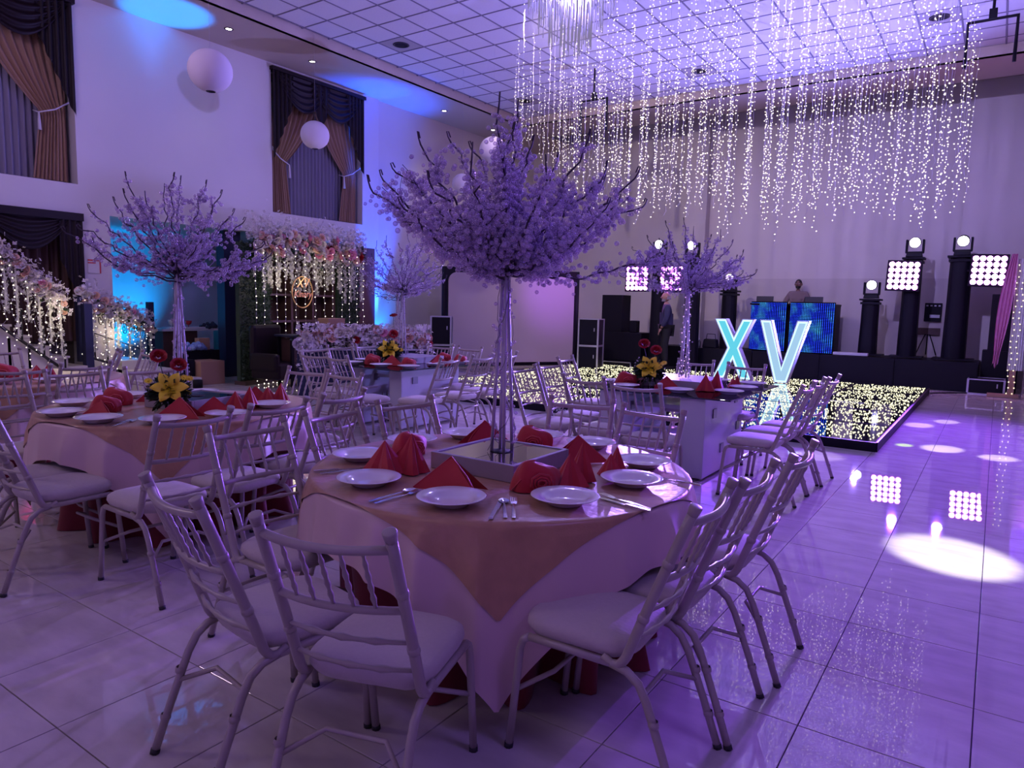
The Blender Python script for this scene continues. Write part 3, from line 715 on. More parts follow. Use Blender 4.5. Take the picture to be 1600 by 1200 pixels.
# ------------------------------------------------------------------ crystal trees
def tray(x, y, z, wx, wy, hh, rz, label, m='greywood', hole=True):
    t = thing('tree_stand', (x, y, z), rz, label, 'stand')
    mb = MB(); e = .022
    for a, b_ in (((-wx/2, -wy/2, 0), (wx/2, -wy/2+e, hh)), ((-wx/2, wy/2-e, 0), (wx/2, wy/2, hh)), ((-wx/2, -wy/2+e, 0), (-wx/2+e, wy/2-e, hh)), ((wx/2-e, -wy/2+e, 0), (wx/2, wy/2-e, hh))):
        q = MB(); q.b2(a, b_); bevel(q.build('side_board', M[m], t, False), .003)
    for s_ in (-1, 1):
        q = MB(); q.b2((s_*.002 if s_ > 0 else -wx/2+e, -wy/2+e, hh-.03), (wx/2-e if s_ > 0 else -.002, wy/2-e, hh-.005)); q.build('mirror_panel', M['mirror'] if m == 'greywood' else M['tablewhite'], t, False)
    if hole:
        q = MB(); q.lathe([(0, hh-.0048), (.052, hh-.0048), (.054, hh-.0035), (.052, hh-.002), (0, hh-.003)], 24); q.build('dark_socket', M['black'], t)
    return t
def crystal_tree(x, y, zb, tips, label, nb, br=.0125, beads_per=150, seed=0, zt=1.70, sub=1, spread=.05, foot=.05):
    rnd = random.Random(seed); t = thing('crystal_tree', (x, y, zb), 0, label, 'tree'); H = zt-zb
    for k in range(4):
        a = PI/4+k*PI/2; fx, fy = foot*math.cos(a), foot*math.sin(a)
        m = MB(); m.tube([(fx, fy, 0), (fx*.75, fy*.75, H*.35), (fx*.35, fy*.35, H*.8), (fx*.25, fy*.25, H+.02)], .0085, 7); m.build('stem', M['stem'], t)
    n = Vector((x, y, 0)).normalized(); rr = Vector((n.y, -n.x, 0))
    beads = []
    for (tx, tz, dep) in tips:
        tip = rr*tx+n*dep+Vector((0, 0, tz-zb)); base = Vector((rnd.uniform(-.02, .02), rnd.uniform(-.02, .02), H+rnd.uniform(-.05, .06)))
        hor = Vector((tip.x, tip.y, 0)); L = (tip-base).length
        pts = []
        N = 14
        for i in range(N+1):
            s_ = i/N; p = base.lerp(tip, s_); p += Vector((0, 0, 1))*(-.12*math.sin(PI*s_)*hor.length*.6)
            k = .020*min(1, s_*4); p += Vector((rnd.uniform(-k, k), rnd.uniform(-k, k), rnd.uniform(-k, k))); pts.append(p)
        d = (pts[-1]-pts[-2]).normalized(); q = pts[-1]
        hook = [q+d*.02+Vector((0, 0, .012)), q+d*.03+Vector((0, 0, .03)), q+d*.018+Vector((0, 0, .038)), q+d*.005+Vector((0, 0, .022))]
        m = MB(); m.tube(pts+hook, [.0060]*3+[.0050]*(N-5)+[.0042]*3+[.0032]*4, 5)
        # side twigs
        tw = []
        for _ in range(nb):
            s_ = rnd.uniform(.18, .93); i = int(s_*N); p = pts[i]; dd = (pts[min(i+1, N)]-pts[i]).normalized()
            side = Vector((rnd.uniform(-1, 1), rnd.uniform(-1, 1), rnd.uniform(-.5, .9))); e = p+(dd*.8+side*.75).normalized()*rnd.uniform(.05, .13)
            mdl = p.lerp(e, .5)+Vector((0, 0, .012)); m.tube([p, mdl, e], .0017, 4); tw.append((p, e))
        m.build('branch', M['bark'], t)
        for _ in range(beads_per):
            if rnd.random() < .62 and tw:
                p, e = tw[rnd.randrange(len(tw))]; c = p.lerp(e, rnd.random()); sp = spread*.55
            else:
                s_ = .10+.88*rnd.random(); f = s_*N; i = min(int(f), N-1); c = pts[i].lerp(pts[i+1], f-i); sp = spread*(.55+.45*math.sin(PI*min(1, s_)))
            v_ = Vector((rnd.gauss(0, 1), rnd.gauss(0, 1), rnd.gauss(-.25, 1)))
            beads.append((c+v_*sp*.5, br*rnd.uniform(.65, 1.1)))
    # bead cords wound down the stems
    for k in range(3):
        m = MB(); pts = []
        for i in range(26):
            s_ = i/25; a = k*2.1+s_*7+rnd.uniform(-.3, .3); r_ = foot*(1-.62*s_)*(1.15+.3*rnd.random()); pts.append(Vector((r_*math.cos(a), r_*math.sin(a), .01+s_*H)))
            for _ in range(2 if k < 1 else 1 if rnd.random() < .5 else 0): beads.append((pts[-1]+Vector((rnd.gauss(0, .012), rnd.gauss(0, .012), rnd.gauss(0, .015))), br*rnd.uniform(.5, .9)))
        m.tube(pts, .0014, 4); m.build('bead_cord', M['bark'], t)
    m = MB()
    for p, r_ in beads: m.ball(p, r_, sub)
    m.build('crystal_beads', M['bead'], t, kind='stuff')
    return t
tray(-1.92, 2.725, ZT, .475, .48, .078, 0, 'square grey wooden stand with mirror top on the nearest round table')
tray(-4.70, 2.86, ZT, .48, .48, .078, R(8), 'square grey wooden stand under the tree of the second round table')
random.seed(5)
t1 = [(-.61, 2.05), (-.56, 2.09), (-.52, 2.17), (-.46, 2.15), (-.38, 2.23), (-.24, 2.28), (-.15, 2.3), (-.05, 2.38), (.03, 2.4), (.1, 2.3), (.24, 2.25), (.35, 2.27), (.44, 2.16), (.46, 2.13), (.54, 2.1), (.51, 2.03), (.63, 2.05)]
tips1 = [(a, b_, ((i*37) % 7-3)*.07) for i, (a, b_) in enumerate(t1)]
tips1 += [(.78, 1.83, .25), (-.42, 1.93, -.35), (-.48, 1.98, .30), (.42, 1.95, -.32), (.40, 1.96, .35), (.15, 2.1, -.48), (-.15, 2.12, -.46), (.12, 2.12, .5), (-.2, 2.15, .48), (.0, 2.25, -.28), (-.3, 2.05, -.42), (.3, 2.08, .42), (.02, 2.2, .3)]
crystal_tree(T1[0], T1[1], ZT+.068, tips1, 'largest crystal-bead tree with dark hooked branches on the nearest round table', 9, .0118, 225, 1, 1.72, 1, .066)
def dome_tips(n, seed, rad, zt, top, extra=()):
    r_ = random.Random(seed); out = list(extra)
    for i in range(n):
        a = 2*PI*i/n+r_.uniform(-.2, .2); e = R(r_.choice([12, 20, 30, 42, 55, 70])+r_.uniform(-5, 5)); L = rad*r_.uniform(.9, 1.08)
        out.append((L*math.cos(e)*math.cos(a), zt+.02+top*math.sin(e)*L/rad, L*math.cos(e)*math.sin(a)))
    return out
t2 = [(-.64, 1.94), (-.52, 2.11), (-.37, 2.16), (-.29, 2.31), (-.08, 2.31), (.03, 2.37), (.18, 2.32), (.27, 2.25), (.36, 2.17), (.43, 2.09), (.61, 1.87), (.49, 1.77)]
crystal_tree(T2[0], T2[1], ZT+.068, dome_tips(12, 4, .62, 1.70, .62, [(a, b_, ((i*5) % 7-3)*.06) for i, (a, b_) in enumerate(t2)]), 'crystal-bead tree over the yellow lily on the second round table', 6, .0125, 115, 2, 1.70, 1, .05)
TL = (-6.62, 7.02); TR = (-2.60, 6.90)
tl = [(-.47, 2.11), (-.36, 2.3), (-.24, 2.39), (.09, 2.4), (.18, 2.4), (.26, 2.34), (.40, 2.22), (.52, 2.09), (-.54, 1.95), (.56, 1.88)]
crystal_tree(TL[0], TL[1], .80, dome_tips(11, 8, .58, 1.69, .62, [(a, b_, ((i*5) % 7-3)*.06) for i, (a, b_) in enumerate(tl)]), 'lit crystal tree on the left glass table, right of the flower arch', 6, .0115, 150, 3, 1.69, 0, .045)
tr = [(-.66, 1.88), (-.57, 2.16), (-.4, 2.05), (-.24, 2.37), (-.07, 2.41), (.04, 2.32), (.29, 2.29), (.38, 2.17), (.5, 2.1), (.63, 1.92), (.55, 1.85), (-.6, 1.95)]
crystal_tree(TR[0], TR[1], .86, dome_tips(12, 9, .6, 1.73, .60, [(a, b_, ((i*5) % 7-3)*.06) for i, (a, b_) in enumerate(tr)]), 'crystal tree with lit stem on the right glass table, left of the letter X', 6, .0125, 150, 4, 1.73, 0, .05)
pt = thing('pedestal_table', (-9.75, 10.2, 0), 0, 'small dark pedestal table carrying the farthest crystal tree', 'table')
m = MB(); m.lathe([(0, .745), (.3, .745), (.3, .77), (0, .77)], 28); m.build('tabletop', M['black'], pt); m = MB(); m.lathe([(0, 0), (.2, 0), (.2, .02), (.03, .04), (.03, .745), (0, .745)], 20); m.build('pedestal', M['black'], pt)
crystal_tree(-9.75, 10.2, .77, dome_tips(15, 11, .62, 1.62, .55), 'farthest crystal tree, in blue light beside the flower arch', 4, .011, 40, 6, 1.62, 0, .045)
# warm LEDs wound in the stem of the right tree
lt = thing('fairy_light_string', (TR[0], TR[1], .86), 0, 'fairy lights wound around the stem of the right glass table tree', 'lights')
m = MB(); m.tube([(.045*math.cos(i*.7)*(1-.5*i/60), .045*math.sin(i*.7)*(1-.5*i/60), .01+.85*i/60) for i in range(61)], .0012, 4); m.build('wire', M['wire'], lt)
m = MB()
for i in range(64):
    s_ = i/64; a = i*2.4; r_ = .06*(1-.5*s_); m.octa((r_*math.cos(a), r_*math.sin(a), .01+.85*s_*s_), .0065)
m.build('bulbs', glow('lilac_bulb', (.75, .45, 1), 2.2), lt, kind='stuff')

# ------------------------------------------------------------------ flowers
def rose_mesh(name, m, seed=0):
    rnd = random.Random(seed); mb = MB()
    for ring, (r_, n, h_, op) in enumerate(((.28, 3, .75, .1), (.55, 5, .70, .35), (.85, 6, .55, .8))):
        for k in range(n):
            a0 = 2*PI*k/n+ring*.5; wa = 2*PI/n*.72
            def fn(u, v, a0=a0, wa=wa, r_=r_, h_=h_, op=op):
                a = a0+(u-.5)*wa*2*(.5+.5*v); rr_ = r_*(.35+.65*v**.7)+op*.35*v*v; return (rr_*math.cos(a), rr_*math.sin(a), -.35+h_*v*(1.2-.25*(2*u-1)**2)-op*.25*v*v)
            mb.grid(3, 3, fn)
    mb.ball((0, 0, .0), .3, 0); return mb.mesh(name, m)
def lily_mesh(name, m):
    mb = MB()
    for k in range(6):
        a0 = k*PI/3
        def fn(u, v, a0=a0):
            w_ = .30*math.sin(PI*min(.98, v*.93+.05)); L = v; return (L*math.cos(a0)-(u-.5)*2*w_*math.sin(a0), L*math.sin(a0)+(u-.5)*2*w_*math.cos(a0), .42*math.sin(v*PI*.62)-.12*v-.07*abs(u-.5)*2)
        mb.grid(4, 7, fn)
        mb.tube([(0, 0, .05), (.22*math.cos(a0+.5), .22*math.sin(a0+.5), .45)], .02, 4)
    return mb.mesh(name, m)
def daisy_mesh(name, m):
    mb = MB()
    for k in range(12):
        a0 = k*PI/6; c, s_ = math.cos(a0), math.sin(a0)
        mb.add([(0, 0, 0), (.6*c-.16*s_, .6*s_+.16*c, .2), (c, s_, .12), (.6*c+.16*s_, .6*s_-.16*c, .2)], [(0, 1, 2, 3)])
    mb.ball((0, 0, .1), .28, 0); return mb.mesh(name, m)
ROSE = {k: rose_mesh('rose', M[k], i) for i, k in enumerate(('redrose', 'pinkrose', 'peach', 'cream', 'white'))}
LILY = lily_mesh('lily', M['yellow']); DAISY = daisy_mesh('daisy', M['yellow'])
def leafy(mb, c, rad, n, size, rnd, flat=1):
    for _ in range(n):
        d = Vector((rnd.gauss(0, 1), rnd.gauss(0, 1), rnd.gauss(.2, .8)*flat)).normalized(); p = Vector(c)+d*rad*rnd.uniform(.35, 1)
        s_ = d.cross(Vector((rnd.gauss(0, 1), rnd.gauss(0, 1), rnd.gauss(0, 1)))).normalized()*size*.28
        mb.add([p, p+d*size*.5+s_, p+d*size, p+d*size*.5-s_], [(0, 1, 2), (0, 2, 3)])
def blossoms(mb, pts, size, rnd):
    for p in pts:
        nrm = Vector((rnd.gauss(0, 1), rnd.gauss(0, 1), rnd.gauss(.2, 1))).normalized(); a = nrm.orthogonal().normalized(); b_ = nrm.cross(a)
        s_ = size*rnd.uniform(.7, 1.2); p = Vector(p)
        for k in range(4):
            t0 = k*PI/2; d = a*math.cos(t0)+b_*math.sin(t0); e = nrm.cross(d)
            mb.add([p, p+d*s_*.6+e*s_*.38+nrm*s_*.15, p+d*s_, p+d*s_*.6-e*s_*.38+nrm*s_*.15], [(0, 1, 2, 3)])
def bouquet(x, y, z, label, seed, s=1, roses=2, lily=(0, -.02, .10)):
    rnd = random.Random(seed); t = thing('flower_arrangement', (x, y, z), 0, label, 'flowers')
    m = MB(); m.lathe([(.0, 0), (.06, 0), (.075, .05), (.07, .055), (0, .05)], 16); m.build('bowl', M['black'], t)
    m = MB(); leafy(m, (0, 0, .06), .11*s, 420, .05*s, rnd, .7); m.build('leaves', M['leaf'], t, False, kind='stuff')
    tocam = Vector((-x, -y, 0)).normalized()
    def fl(me, nm, p, r_, tilt=.8):
        o = put(nm, me, t); o.location = p; o.scale = (r_,)*3; d = (tocam*tilt+Vector((0, 0, 1))).normalized(); o.rotation_euler = d.to_track_quat('Z', 'Y').to_euler()
    side = Vector((tocam.y*-1, tocam.x, 0))
    fl(LILY, 'lily', tocam*.08+side*lily[0]+Vector((0, 0, lily[2])), .112*s, 1.8)
    for k in range(5):
        a = rnd.uniform(-1.5, 1.5); p = tocam*.07*math.cos(a)+side*.13*math.sin(a)*s+Vector((0, 0, rnd.uniform(.06, .16)*s)); fl(DAISY, 'daisy', p, .030*s)
    for k in range(roses):
        p = side*(.06*(k*2-1)*-1)+Vector((0, 0, .24*s+.06*k))
        fl(ROSE['redrose'], 'rose', p, .046*s, 1.3)
        m = MB(); m.tube([Vector((0, 0, .04)), p*.6, p-Vector((0, 0, .02))], .003, 5); m.build('rose_stem', M['leaf'], t)
    m = MB(); blossoms(m, [(side*(-.12+rnd.gauss(0, .025))+Vector((0, 0, .12+rnd.gauss(0, .035)))) for _ in range(40)], .012, rnd); m.build('small_white_blossoms', M['white'], t, False, kind='stuff')
bouquet(-4.56, 2.58, ZT+.07, 'arrangement with a big yellow lily and red roses on the second round table', 3, 1.05)
bouquet(-2.86, 6.62, .86, 'arrangement with a yellow lily and red roses on the right glass table', 5, 1.15)
bouquet(-6.52, 6.66, .84, 'dark leafy arrangement with small yellow flowers on the left glass table', 6, 1.25, roses=1)

# ------------------------------------------------------------------ glass tables
def glass_table(x0, x1, y0, y1, slabs, label, box, boxlabel):
    cx, cy_ = (x0+x1)/2, (y0+y1)/2; t = thing('glass_table', (cx, cy_, 0), 0, label, 'table'); zt = .768
    g = MB(); g.b2((x0-cx, y0-cy_, zt-.010), (x1-cx, y1-cy_, zt)); g.build('glass_top', M['glass'], t, False)
    g = MB(); e = .004
    for a, b_ in (((x0-cx-e, y0-cy_-e), (x1-cx+e, y0-cy_)), ((x0-cx-e, y1-cy_), (x1-cx+e, y1-cy_+e)), ((x0-cx-e, y0-cy_), (x0-cx, y1-cy_)), ((x1-cx, y0-cy_), (x1-cx+e, y1-cy_))):
        g.b2((a[0], a[1], zt-.011), (b_[0], b_[1], zt+.001))
    g.build('glass_edge', M['glass_edge'], t, False)
    for (sx0, sx1, sy0, sy1) in slabs:
        g = MB(); g.b2((sx0-cx, sy0-cy_, .025), (sx1-cx, sy1-cy_, zt-.012)); o = bevel(g.build('slab_leg', M['tablewhite'], t, False), .006)
        for k, (fy, fz) in enumerate(((.22, .60), (.78, .68), (.45, .24), (.86, .40))):
            q = MB(); q.b2((sx1-cx-.01, sy0-cy_+(sy1-sy0)*fy-.045, fz-.042), (sx1-cx+.010, sy0-cy_+(sy1-sy0)*fy+.045, fz+.042)); q.build('square_inlay', M['inlay'], o, False)
        q = MB()
        for dx in (.03, -.03):
            for dy in (.05, -.05): q.lathe([(0, 0), (.014, 0), (.014, .026), (0, .026)], 10, (sx1-cx-.03 if dx < 0 else sx0-cx+.03, (sy1-cy_+dy) if dy < 0 else (sy0-cy_+dy), 0))
        q.build('feet', M['steel'], o)
    xa, xb = slabs[1][1]-cx, slabs[0][0]-cx
    for z in (.62, .30):
        g = MB(); g.b2((xa, slabs[0][2]-cy_+.25, z-.02), (xb, slabs[0][3]-cy_-.25, z+.02)); g.build('shelf', M['tablewhite'], t, False)
    b_ = box; tb = thing('tree_plinth', (b_[0], b_[1], zt+.001), 0, boxlabel, 'plinth')
    g = MB(); g.box((0, 0, .04), (b_[2], b_[3], .08)); bevel(g.build('plinth_box', M['greywood2'], tb, False), .004)
glass_table(-3.35, -1.86, 6.08, 7.70, [(-2.33, -2.09, 6.12, 7.25), (-3.15, -2.91, 6.12, 7.25)], 'glass-topped table on white slab legs at right, in front of the dance floor', (-2.66, 6.96, .66, .66), 'low white plinth under the tree on the right glass table')
glass_table(-6.92, -5.62, 5.93, 7.48, [(-6.06, -5.86, 6.20, 7.30), (-6.72, -6.52, 6.20, 7.30)], 'glass-topped table on white slab legs at left, in front of the flower arch', (-6.42, 7.0, .6, .6), 'low white plinth under the tree on the left glass table')
ZG = .7695
set_table('right glass table', [(-2.42, 6.32), (-2.02, 6.55), (-2.02, 7.0), (-2.06, 7.46), (-2.95, 6.28), (-3.22, 6.60), (-3.22, 7.1), (-2.45, 7.52)],
  [(-2.62, 6.50, 0, 20, .95), (-2.24, 6.68, 2, 40, 1.15), (-2.16, 7.18, 2, 60, .7), (-3.05, 6.50, 1, 30, 1.1), (-3.05, 6.85, 0, 60, .9)], ZG)
set_table('left glass table', [(-6.12, 6.12), (-5.76, 6.22), (-5.75, 6.72), (-5.78, 7.2), (-6.6, 6.1), (-6.8, 6.5), (-6.8, 7.0), (-6.4, 7.38)],
  [(-6.15, 6.34, 0, 30, 1.0), (-5.90, 6.36, 1, 45, .9), (-5.85, 6.86, 0, 70, 1.0), (-5.84, 7.30, 1, 60, .9), (-6.42, 6.25, 1, 20, .95), (-6.55, 6.40, 1, 40, .95), (-6.2, 7.40, 1, 20, .9)], ZG)
lt = thing('tealight_holder', (-2.72, 6.36, ZG), 0, 'small lit glass candle holder on the right glass table', 'candle')
m = MB(); m.lathe([(0, 0), (.03, 0), (.034, .07), (.031, .07), (.028, .006), (0, .006)], 16); m.build('glass_cup', M['glass'], lt)
m = MB(); m.ball((0, 0, .02), .011, 1); m.build('flame', glow('lilac_flame', (.9, .6, 1), 14), lt)

# ------------------------------------------------------------------ dance floor and letters
DX0, DX1, DY0, DY1 = -8.75, -1.02, 8.75, 16.0
df = thing('dance_floor', ((DX0+DX1)/2, (DY0+DY1)/2, 0), 0, 'raised mirror dance floor full of warm starlight LEDs', 'dance floor')
cx, cy_ = (DX0+DX1)/2, (DY0+DY1)/2
M['dfm'] = mat('dark_mirror', (.50, .50, .54), .02, metal=1); M['dfk'] = mat('dark_joint', (.006, .006, .01), .4)
m = MB(); m.b2((DX0-cx, DY0-cy_, .0), (DX1-cx, DY1-cy_, .092)); m.build('platform', M['black'], df, False)
for a, b_ in (((DX0, DY0-.02), (DX1, DY0)), ((DX0, DY1), (DX1, DY1+.02)), ((DX0-.02, DY0), (DX0, DY1)), ((DX1, DY0), (DX1+.02, DY1))):
    m = MB(); m.b2((a[0]-cx, a[1]-cy_, 0), (b_[0]-cx, b_[1]-cy_, .108)); m.build('edge_board', M['case'], df, False)
nx, ny = 6, 5; wx, wy = (DX1-DX0)/nx, (DY1-DY0)/ny
q = MB(); q.box((0, 0, .004), (wx-.035, wy-.05, .008)); dp = q.mesh('mirror_panel', M['dfm'], False)
random.seed(21)
def led_mesh(seed):
    r_ = random.Random(seed); m = MB()
    for _ in range(300):
        x, y = r_.uniform(-wx/2+.03, wx/2-.03), r_.uniform(-wy/2+.09, wy/2-.09); m.octa((x, y, .012), r_.uniform(.006, .011))
    return m.mesh('starlight_leds', M['starled'])
LEDM = [led_mesh(i) for i in range(4)]
for i in range(nx):
    for j in range(ny):
        p = put('mirror_panel', dp, df, loc=(DX0+wx*(i+.5)-cx, DY0+wy*(j+.5)-cy_, .094))
        put('starlight_leds', LEDM[(i*3+j) % 4], p, kind='stuff')
def text(body, size, loc, rot, m, parent, name, ext=.002, shear=0):
    c = bpy.data.curves.new(name, 'FONT'); c.body = body; c.size = size; c.extrude = ext; c.align_x = 'CENTER'; c.align_y = 'CENTER'; c.shear = shear; c.materials.append(m)
    tmp = bpy.data.objects.new(name, c); COL.objects.link(tmp); bpy.context.view_layer.update()
    me = bpy.data.meshes.new_from_object(tmp.evaluated_get(bpy.context.evaluated_depsgraph_get())); bpy.data.objects.remove(tmp)
    if not me.materials: me.materials.append(m)
    o = bpy.data.objects.new(name, me); COL.objects.link(o); o.location = loc; o.rotation_euler = rot; o.parent = parent; return o
text('Video Sound', .10, (-5.0-cx, DY0-.024-cy_, .055), (PI/2, 0, 0), M['white_plastic'], df, 'maker_lettering', .001, .3)
def offset_poly(P, d):
    n = len(P); out = []
    for i in range(n):
        a, b_, c = Vector(P[i-1]), Vector(P[i]), Vector(P[(i+1) % n])
        e1 = (b_-a).normalized(); e2 = (c-b_).normalized(); n1 = Vector((-e1.y, e1.x)); n2 = Vector((-e2.y, e2.x))
        k = (n1+n2); k = k/max(.25, 1+n1.dot(n2)); out.append(tuple(b_+k*d))
    return out
def letter(P, x, y, s, name, label, face, rz):
    t = thing(name, (x, y, .104), rz, label, 'sign')
    P = [(a*s, b_*s) for a, b_ in P]; D = .20
    m = MB(); m.prism(P, lambda a, b_, k: (a, D*.5-k*D*.85, b_)); m.build('letter_body', M['xv_side'], t, False)
    m = MB(); m.prism(offset_poly(P, .006), lambda a, b_, k: (a, -D*.35-k*.008, b_)); m.build('lit_border', M['xv_rim'], t, False)
    I = offset_poly(P, .050); m = MB(); m.prism(I, lambda a, b_, k: (a, -D*.395-k*.010, b_)); m.build('lit_face', face, t, False)
    m = MB()
    O = P; I2 = offset_poly(P, .014)
    n = len(O); vs = [(a, -D*.35, b_) for a, b_ in O]+[(a, -D*.5, b_) for a, b_ in O]+[(a, -D*.5, b_) for a, b_ in I2]+[(a, -D*.35, b_) for a, b_ in I2]
    m.add(vs, [(k*n+i, k*n+(i+1) % n, (k+1)*n+(i+1) % n, (k+1)*n+i) for k in range(3) for i in range(n)]); m.build('rim', M['xv_side'], t, False)
XP = [(-.40, 0), (-.16, 0), (.0, .37), (.16, 0), (.40, 0), (.125, .63), (.38, 1.22), (.15, 1.22), (.0, .87), (-.17, 1.22), (-.41, 1.22), (-.125, .63)]
VP_ = [(-.12, 0), (.12, 0), (.46, 1.22), (.24, 1.22), (.0, .32), (-.24, 1.22), (-.46, 1.22)]
letter(XP, -4.52, 14.85, 1.03, 'letter_x', 'large glowing cyan marquee letter X on the dance floor', M['xv_cyan'], R(0))
letter(VP_, -3.52, 14.80, 1.03, 'letter_v', 'large glowing pale blue marquee letter V on the dance floor', M['xv_white'], R(0))

# ------------------------------------------------------------------ stage and gear
st = thing('stage', (-3.2, 17.8, 0), 0, 'low black stage along the back wall', 'stage')
m = MB(); m.b2((-3.0, -.9, 0), (2.95, .9, .56)); m.build('deck', M['black'], st, False)
for k in range(4):
    m = MB(); m.b2((-3.0+k*1.487+.01, -.94, .0), (-3.0+(k+1)*1.487-.01, -.9, .60)); m.build('front_panel', M['case'], st, False)
def tower(x, y, z, h_, w_, label):
    t = thing('truss_tower', (x, y, z), 0, label, 'tower')
    m = MB(); N = 24
    def fn(u, v):
        a = u*2*PI; k = w_/2*(1.10-.12*v+.012*math.sin(v*9)); e = .8; c, s_ = math.cos(a), math.sin(a)
        return (k*math.copysign(abs(c)**e, c)+.006*math.sin(a*9), k*math.copysign(abs(s_)**e, s_), v*h_)
    m.grid(48, 12, fn); m.build('black_sleeve', M['black_cloth'], t)
    m = MB(); m.box((0, 0, h_+.02), (w_*1.25, w_*1.25, .04)); m.box((0, 0, h_-.06), (w_*1.12, w_*1.12, .05)); m.build('top_plate', M['black'], t, False)
    m = MB(); m.box((0, 0, .012), (w_*1.9, w_*1.5, .024)); m.build('base_plate', M['black'], t, False)
def moving_head(x, y, z, label, s=1, tilt=-.5, yaw=0):
    t = thing('moving_head_light', (x, y, z), yaw, label, 'stage light'); t.scale = (s,)*3
    m = MB(); m.box((0, 0, .04), (.30, .26, .08), taper=.9); bevel(m.build('base', M['black'], t, False), .01)
    m = MB()
    for q in (-1, 1): m.box((q*.15, 0, .22), (.04, .12, .28), taper=1)
    m.box((0, 0, .095), (.32, .14, .04)); bevel(m.build('yoke', M['black'], t, False), .012)
    m = MB(); m.lathe([(0, -.13), (.08, -.12), (.105, -.04), (.11, .06), (.112, .10), (.10, .105)], 24); h_ = m.build('head', M['black'], t)
    h_.location = (0, 0, .30); h_.rotation_euler = (PI/2+tilt, 0, 0)
    m = MB(); m.lathe([(.098, .100), (.08, .118), (.04, .130), (0, .133)], 24); m.build('lens', M['lens'], h_)
lens_me = None
def blinder(x, y, z, label, s=.62, tilt=0):
    global lens_me
    t = thing('led_blinder', (x, y, z), 0, label, 'stage light'); t.rotation_euler = (0, R(tilt), 0)
    m = MB(); m.b2((-s/2-.03, .0, -s/2-.03), (s/2+.03, .07, s/2+.03)); bevel(m.build('housing', M['black'], t, False), .01)
    if lens_me is None:
        q = MB(); n = 20; r_ = s/5*.44
        q.add([(r_*math.cos(2*PI*k/n), 0, r_*math.sin(2*PI*k/n)) for k in range(n)]+[(r_*.6*math.cos(2*PI*k/n), -.018, r_*.6*math.sin(2*PI*k/n)) for k in range(n)], [(k, (k+1) % n, n+(k+1) % n, n+k) for k in range(n)]+[tuple(range(n, 2*n))[::-1]])
        lens_me = q.mesh('led_lens', M['led'])
    for i in range(5):
        for j in range(5): put('led_lens', lens_me, t, loc=((i-2)*s/5, -.003, (j-2)*s/5))
    m = MB(); m.tube([(0, .06, 0), (0, .25, 0)], .02, 8); m.build('bracket', M['black'], t)
tower(-2.40, 17.75, .60, 1.22, .34, 'short black-wrapped truss tower right of the LED booth'); moving_head(-2.40, 17.75, 1.87, 'moving head light on the short tower right of the LED booth', 1.0, .05)
tower(-1.62, 17.75, .60, 2.12, .34, 'tall black-wrapped truss tower, left of the two at right'); moving_head(-1.62, 17.75, 2.77, 'moving head light on the left tall tower at right', 1.05, .1)
tower(-.74, 17.75, .60, 2.14, .40, 'tall black-wrapped truss tower, rightmost on the stage'); moving_head(-.74, 17.75, 2.79, 'moving head light on the rightmost tower', 1.05, .25)
blinder(-1.77, 17.45, 2.36, 'pink LED blinder on the left tall tower at right', .60, 2)
blinder(-.25, 17.45, 2.46, 'pink LED blinder at far right, right of the rightmost tower', .60, 2)
m = MB(); m.tube([(-.62, 17.5, 2.46), (.1, 17.5, 2.46)], .022, 8); m.tube([(-1.62, 17.52, 2.36), (-1.77, 17.5, 2.36)], .02, 8); m.build('crossbar', M['black'], None, True, label='black crossbar holding the rightmost pink blinder', cat='bar')
tower(-6.95, 16.5, 0, 2.75, .36, 'black-wrapped tower left of the bald man, behind the right tree'); moving_head(-6.98, 16.5, 2.8, 'moving head light on the tower left of the bald man', 1.0, .1)
tower(-6.10, 16.5, 0, 2.7, .34, 'black-wrapped tower right of the bald man, behind the right tree'); moving_head(-6.15, 16.5, 2.75, 'moving head light high behind the right crystal tree', 1.0, .1)
blinder(-7.45, 16.25, 2.26, 'pink LED blinder at left, beside the right crystal tree canopy', .58, 0)
blinder(-6.55, 16.25, 2.26, 'pink LED blinder behind the stem of the right crystal tree', .56, 0)
tower(-5.55, 17.6, 0, 1.98, .34, 'short black-wrapped tower left of the letter X'); moving_head(-5.55, 17.6, 2.02, 'moving head light on the short tower left of the letter X', 1.0, .05)
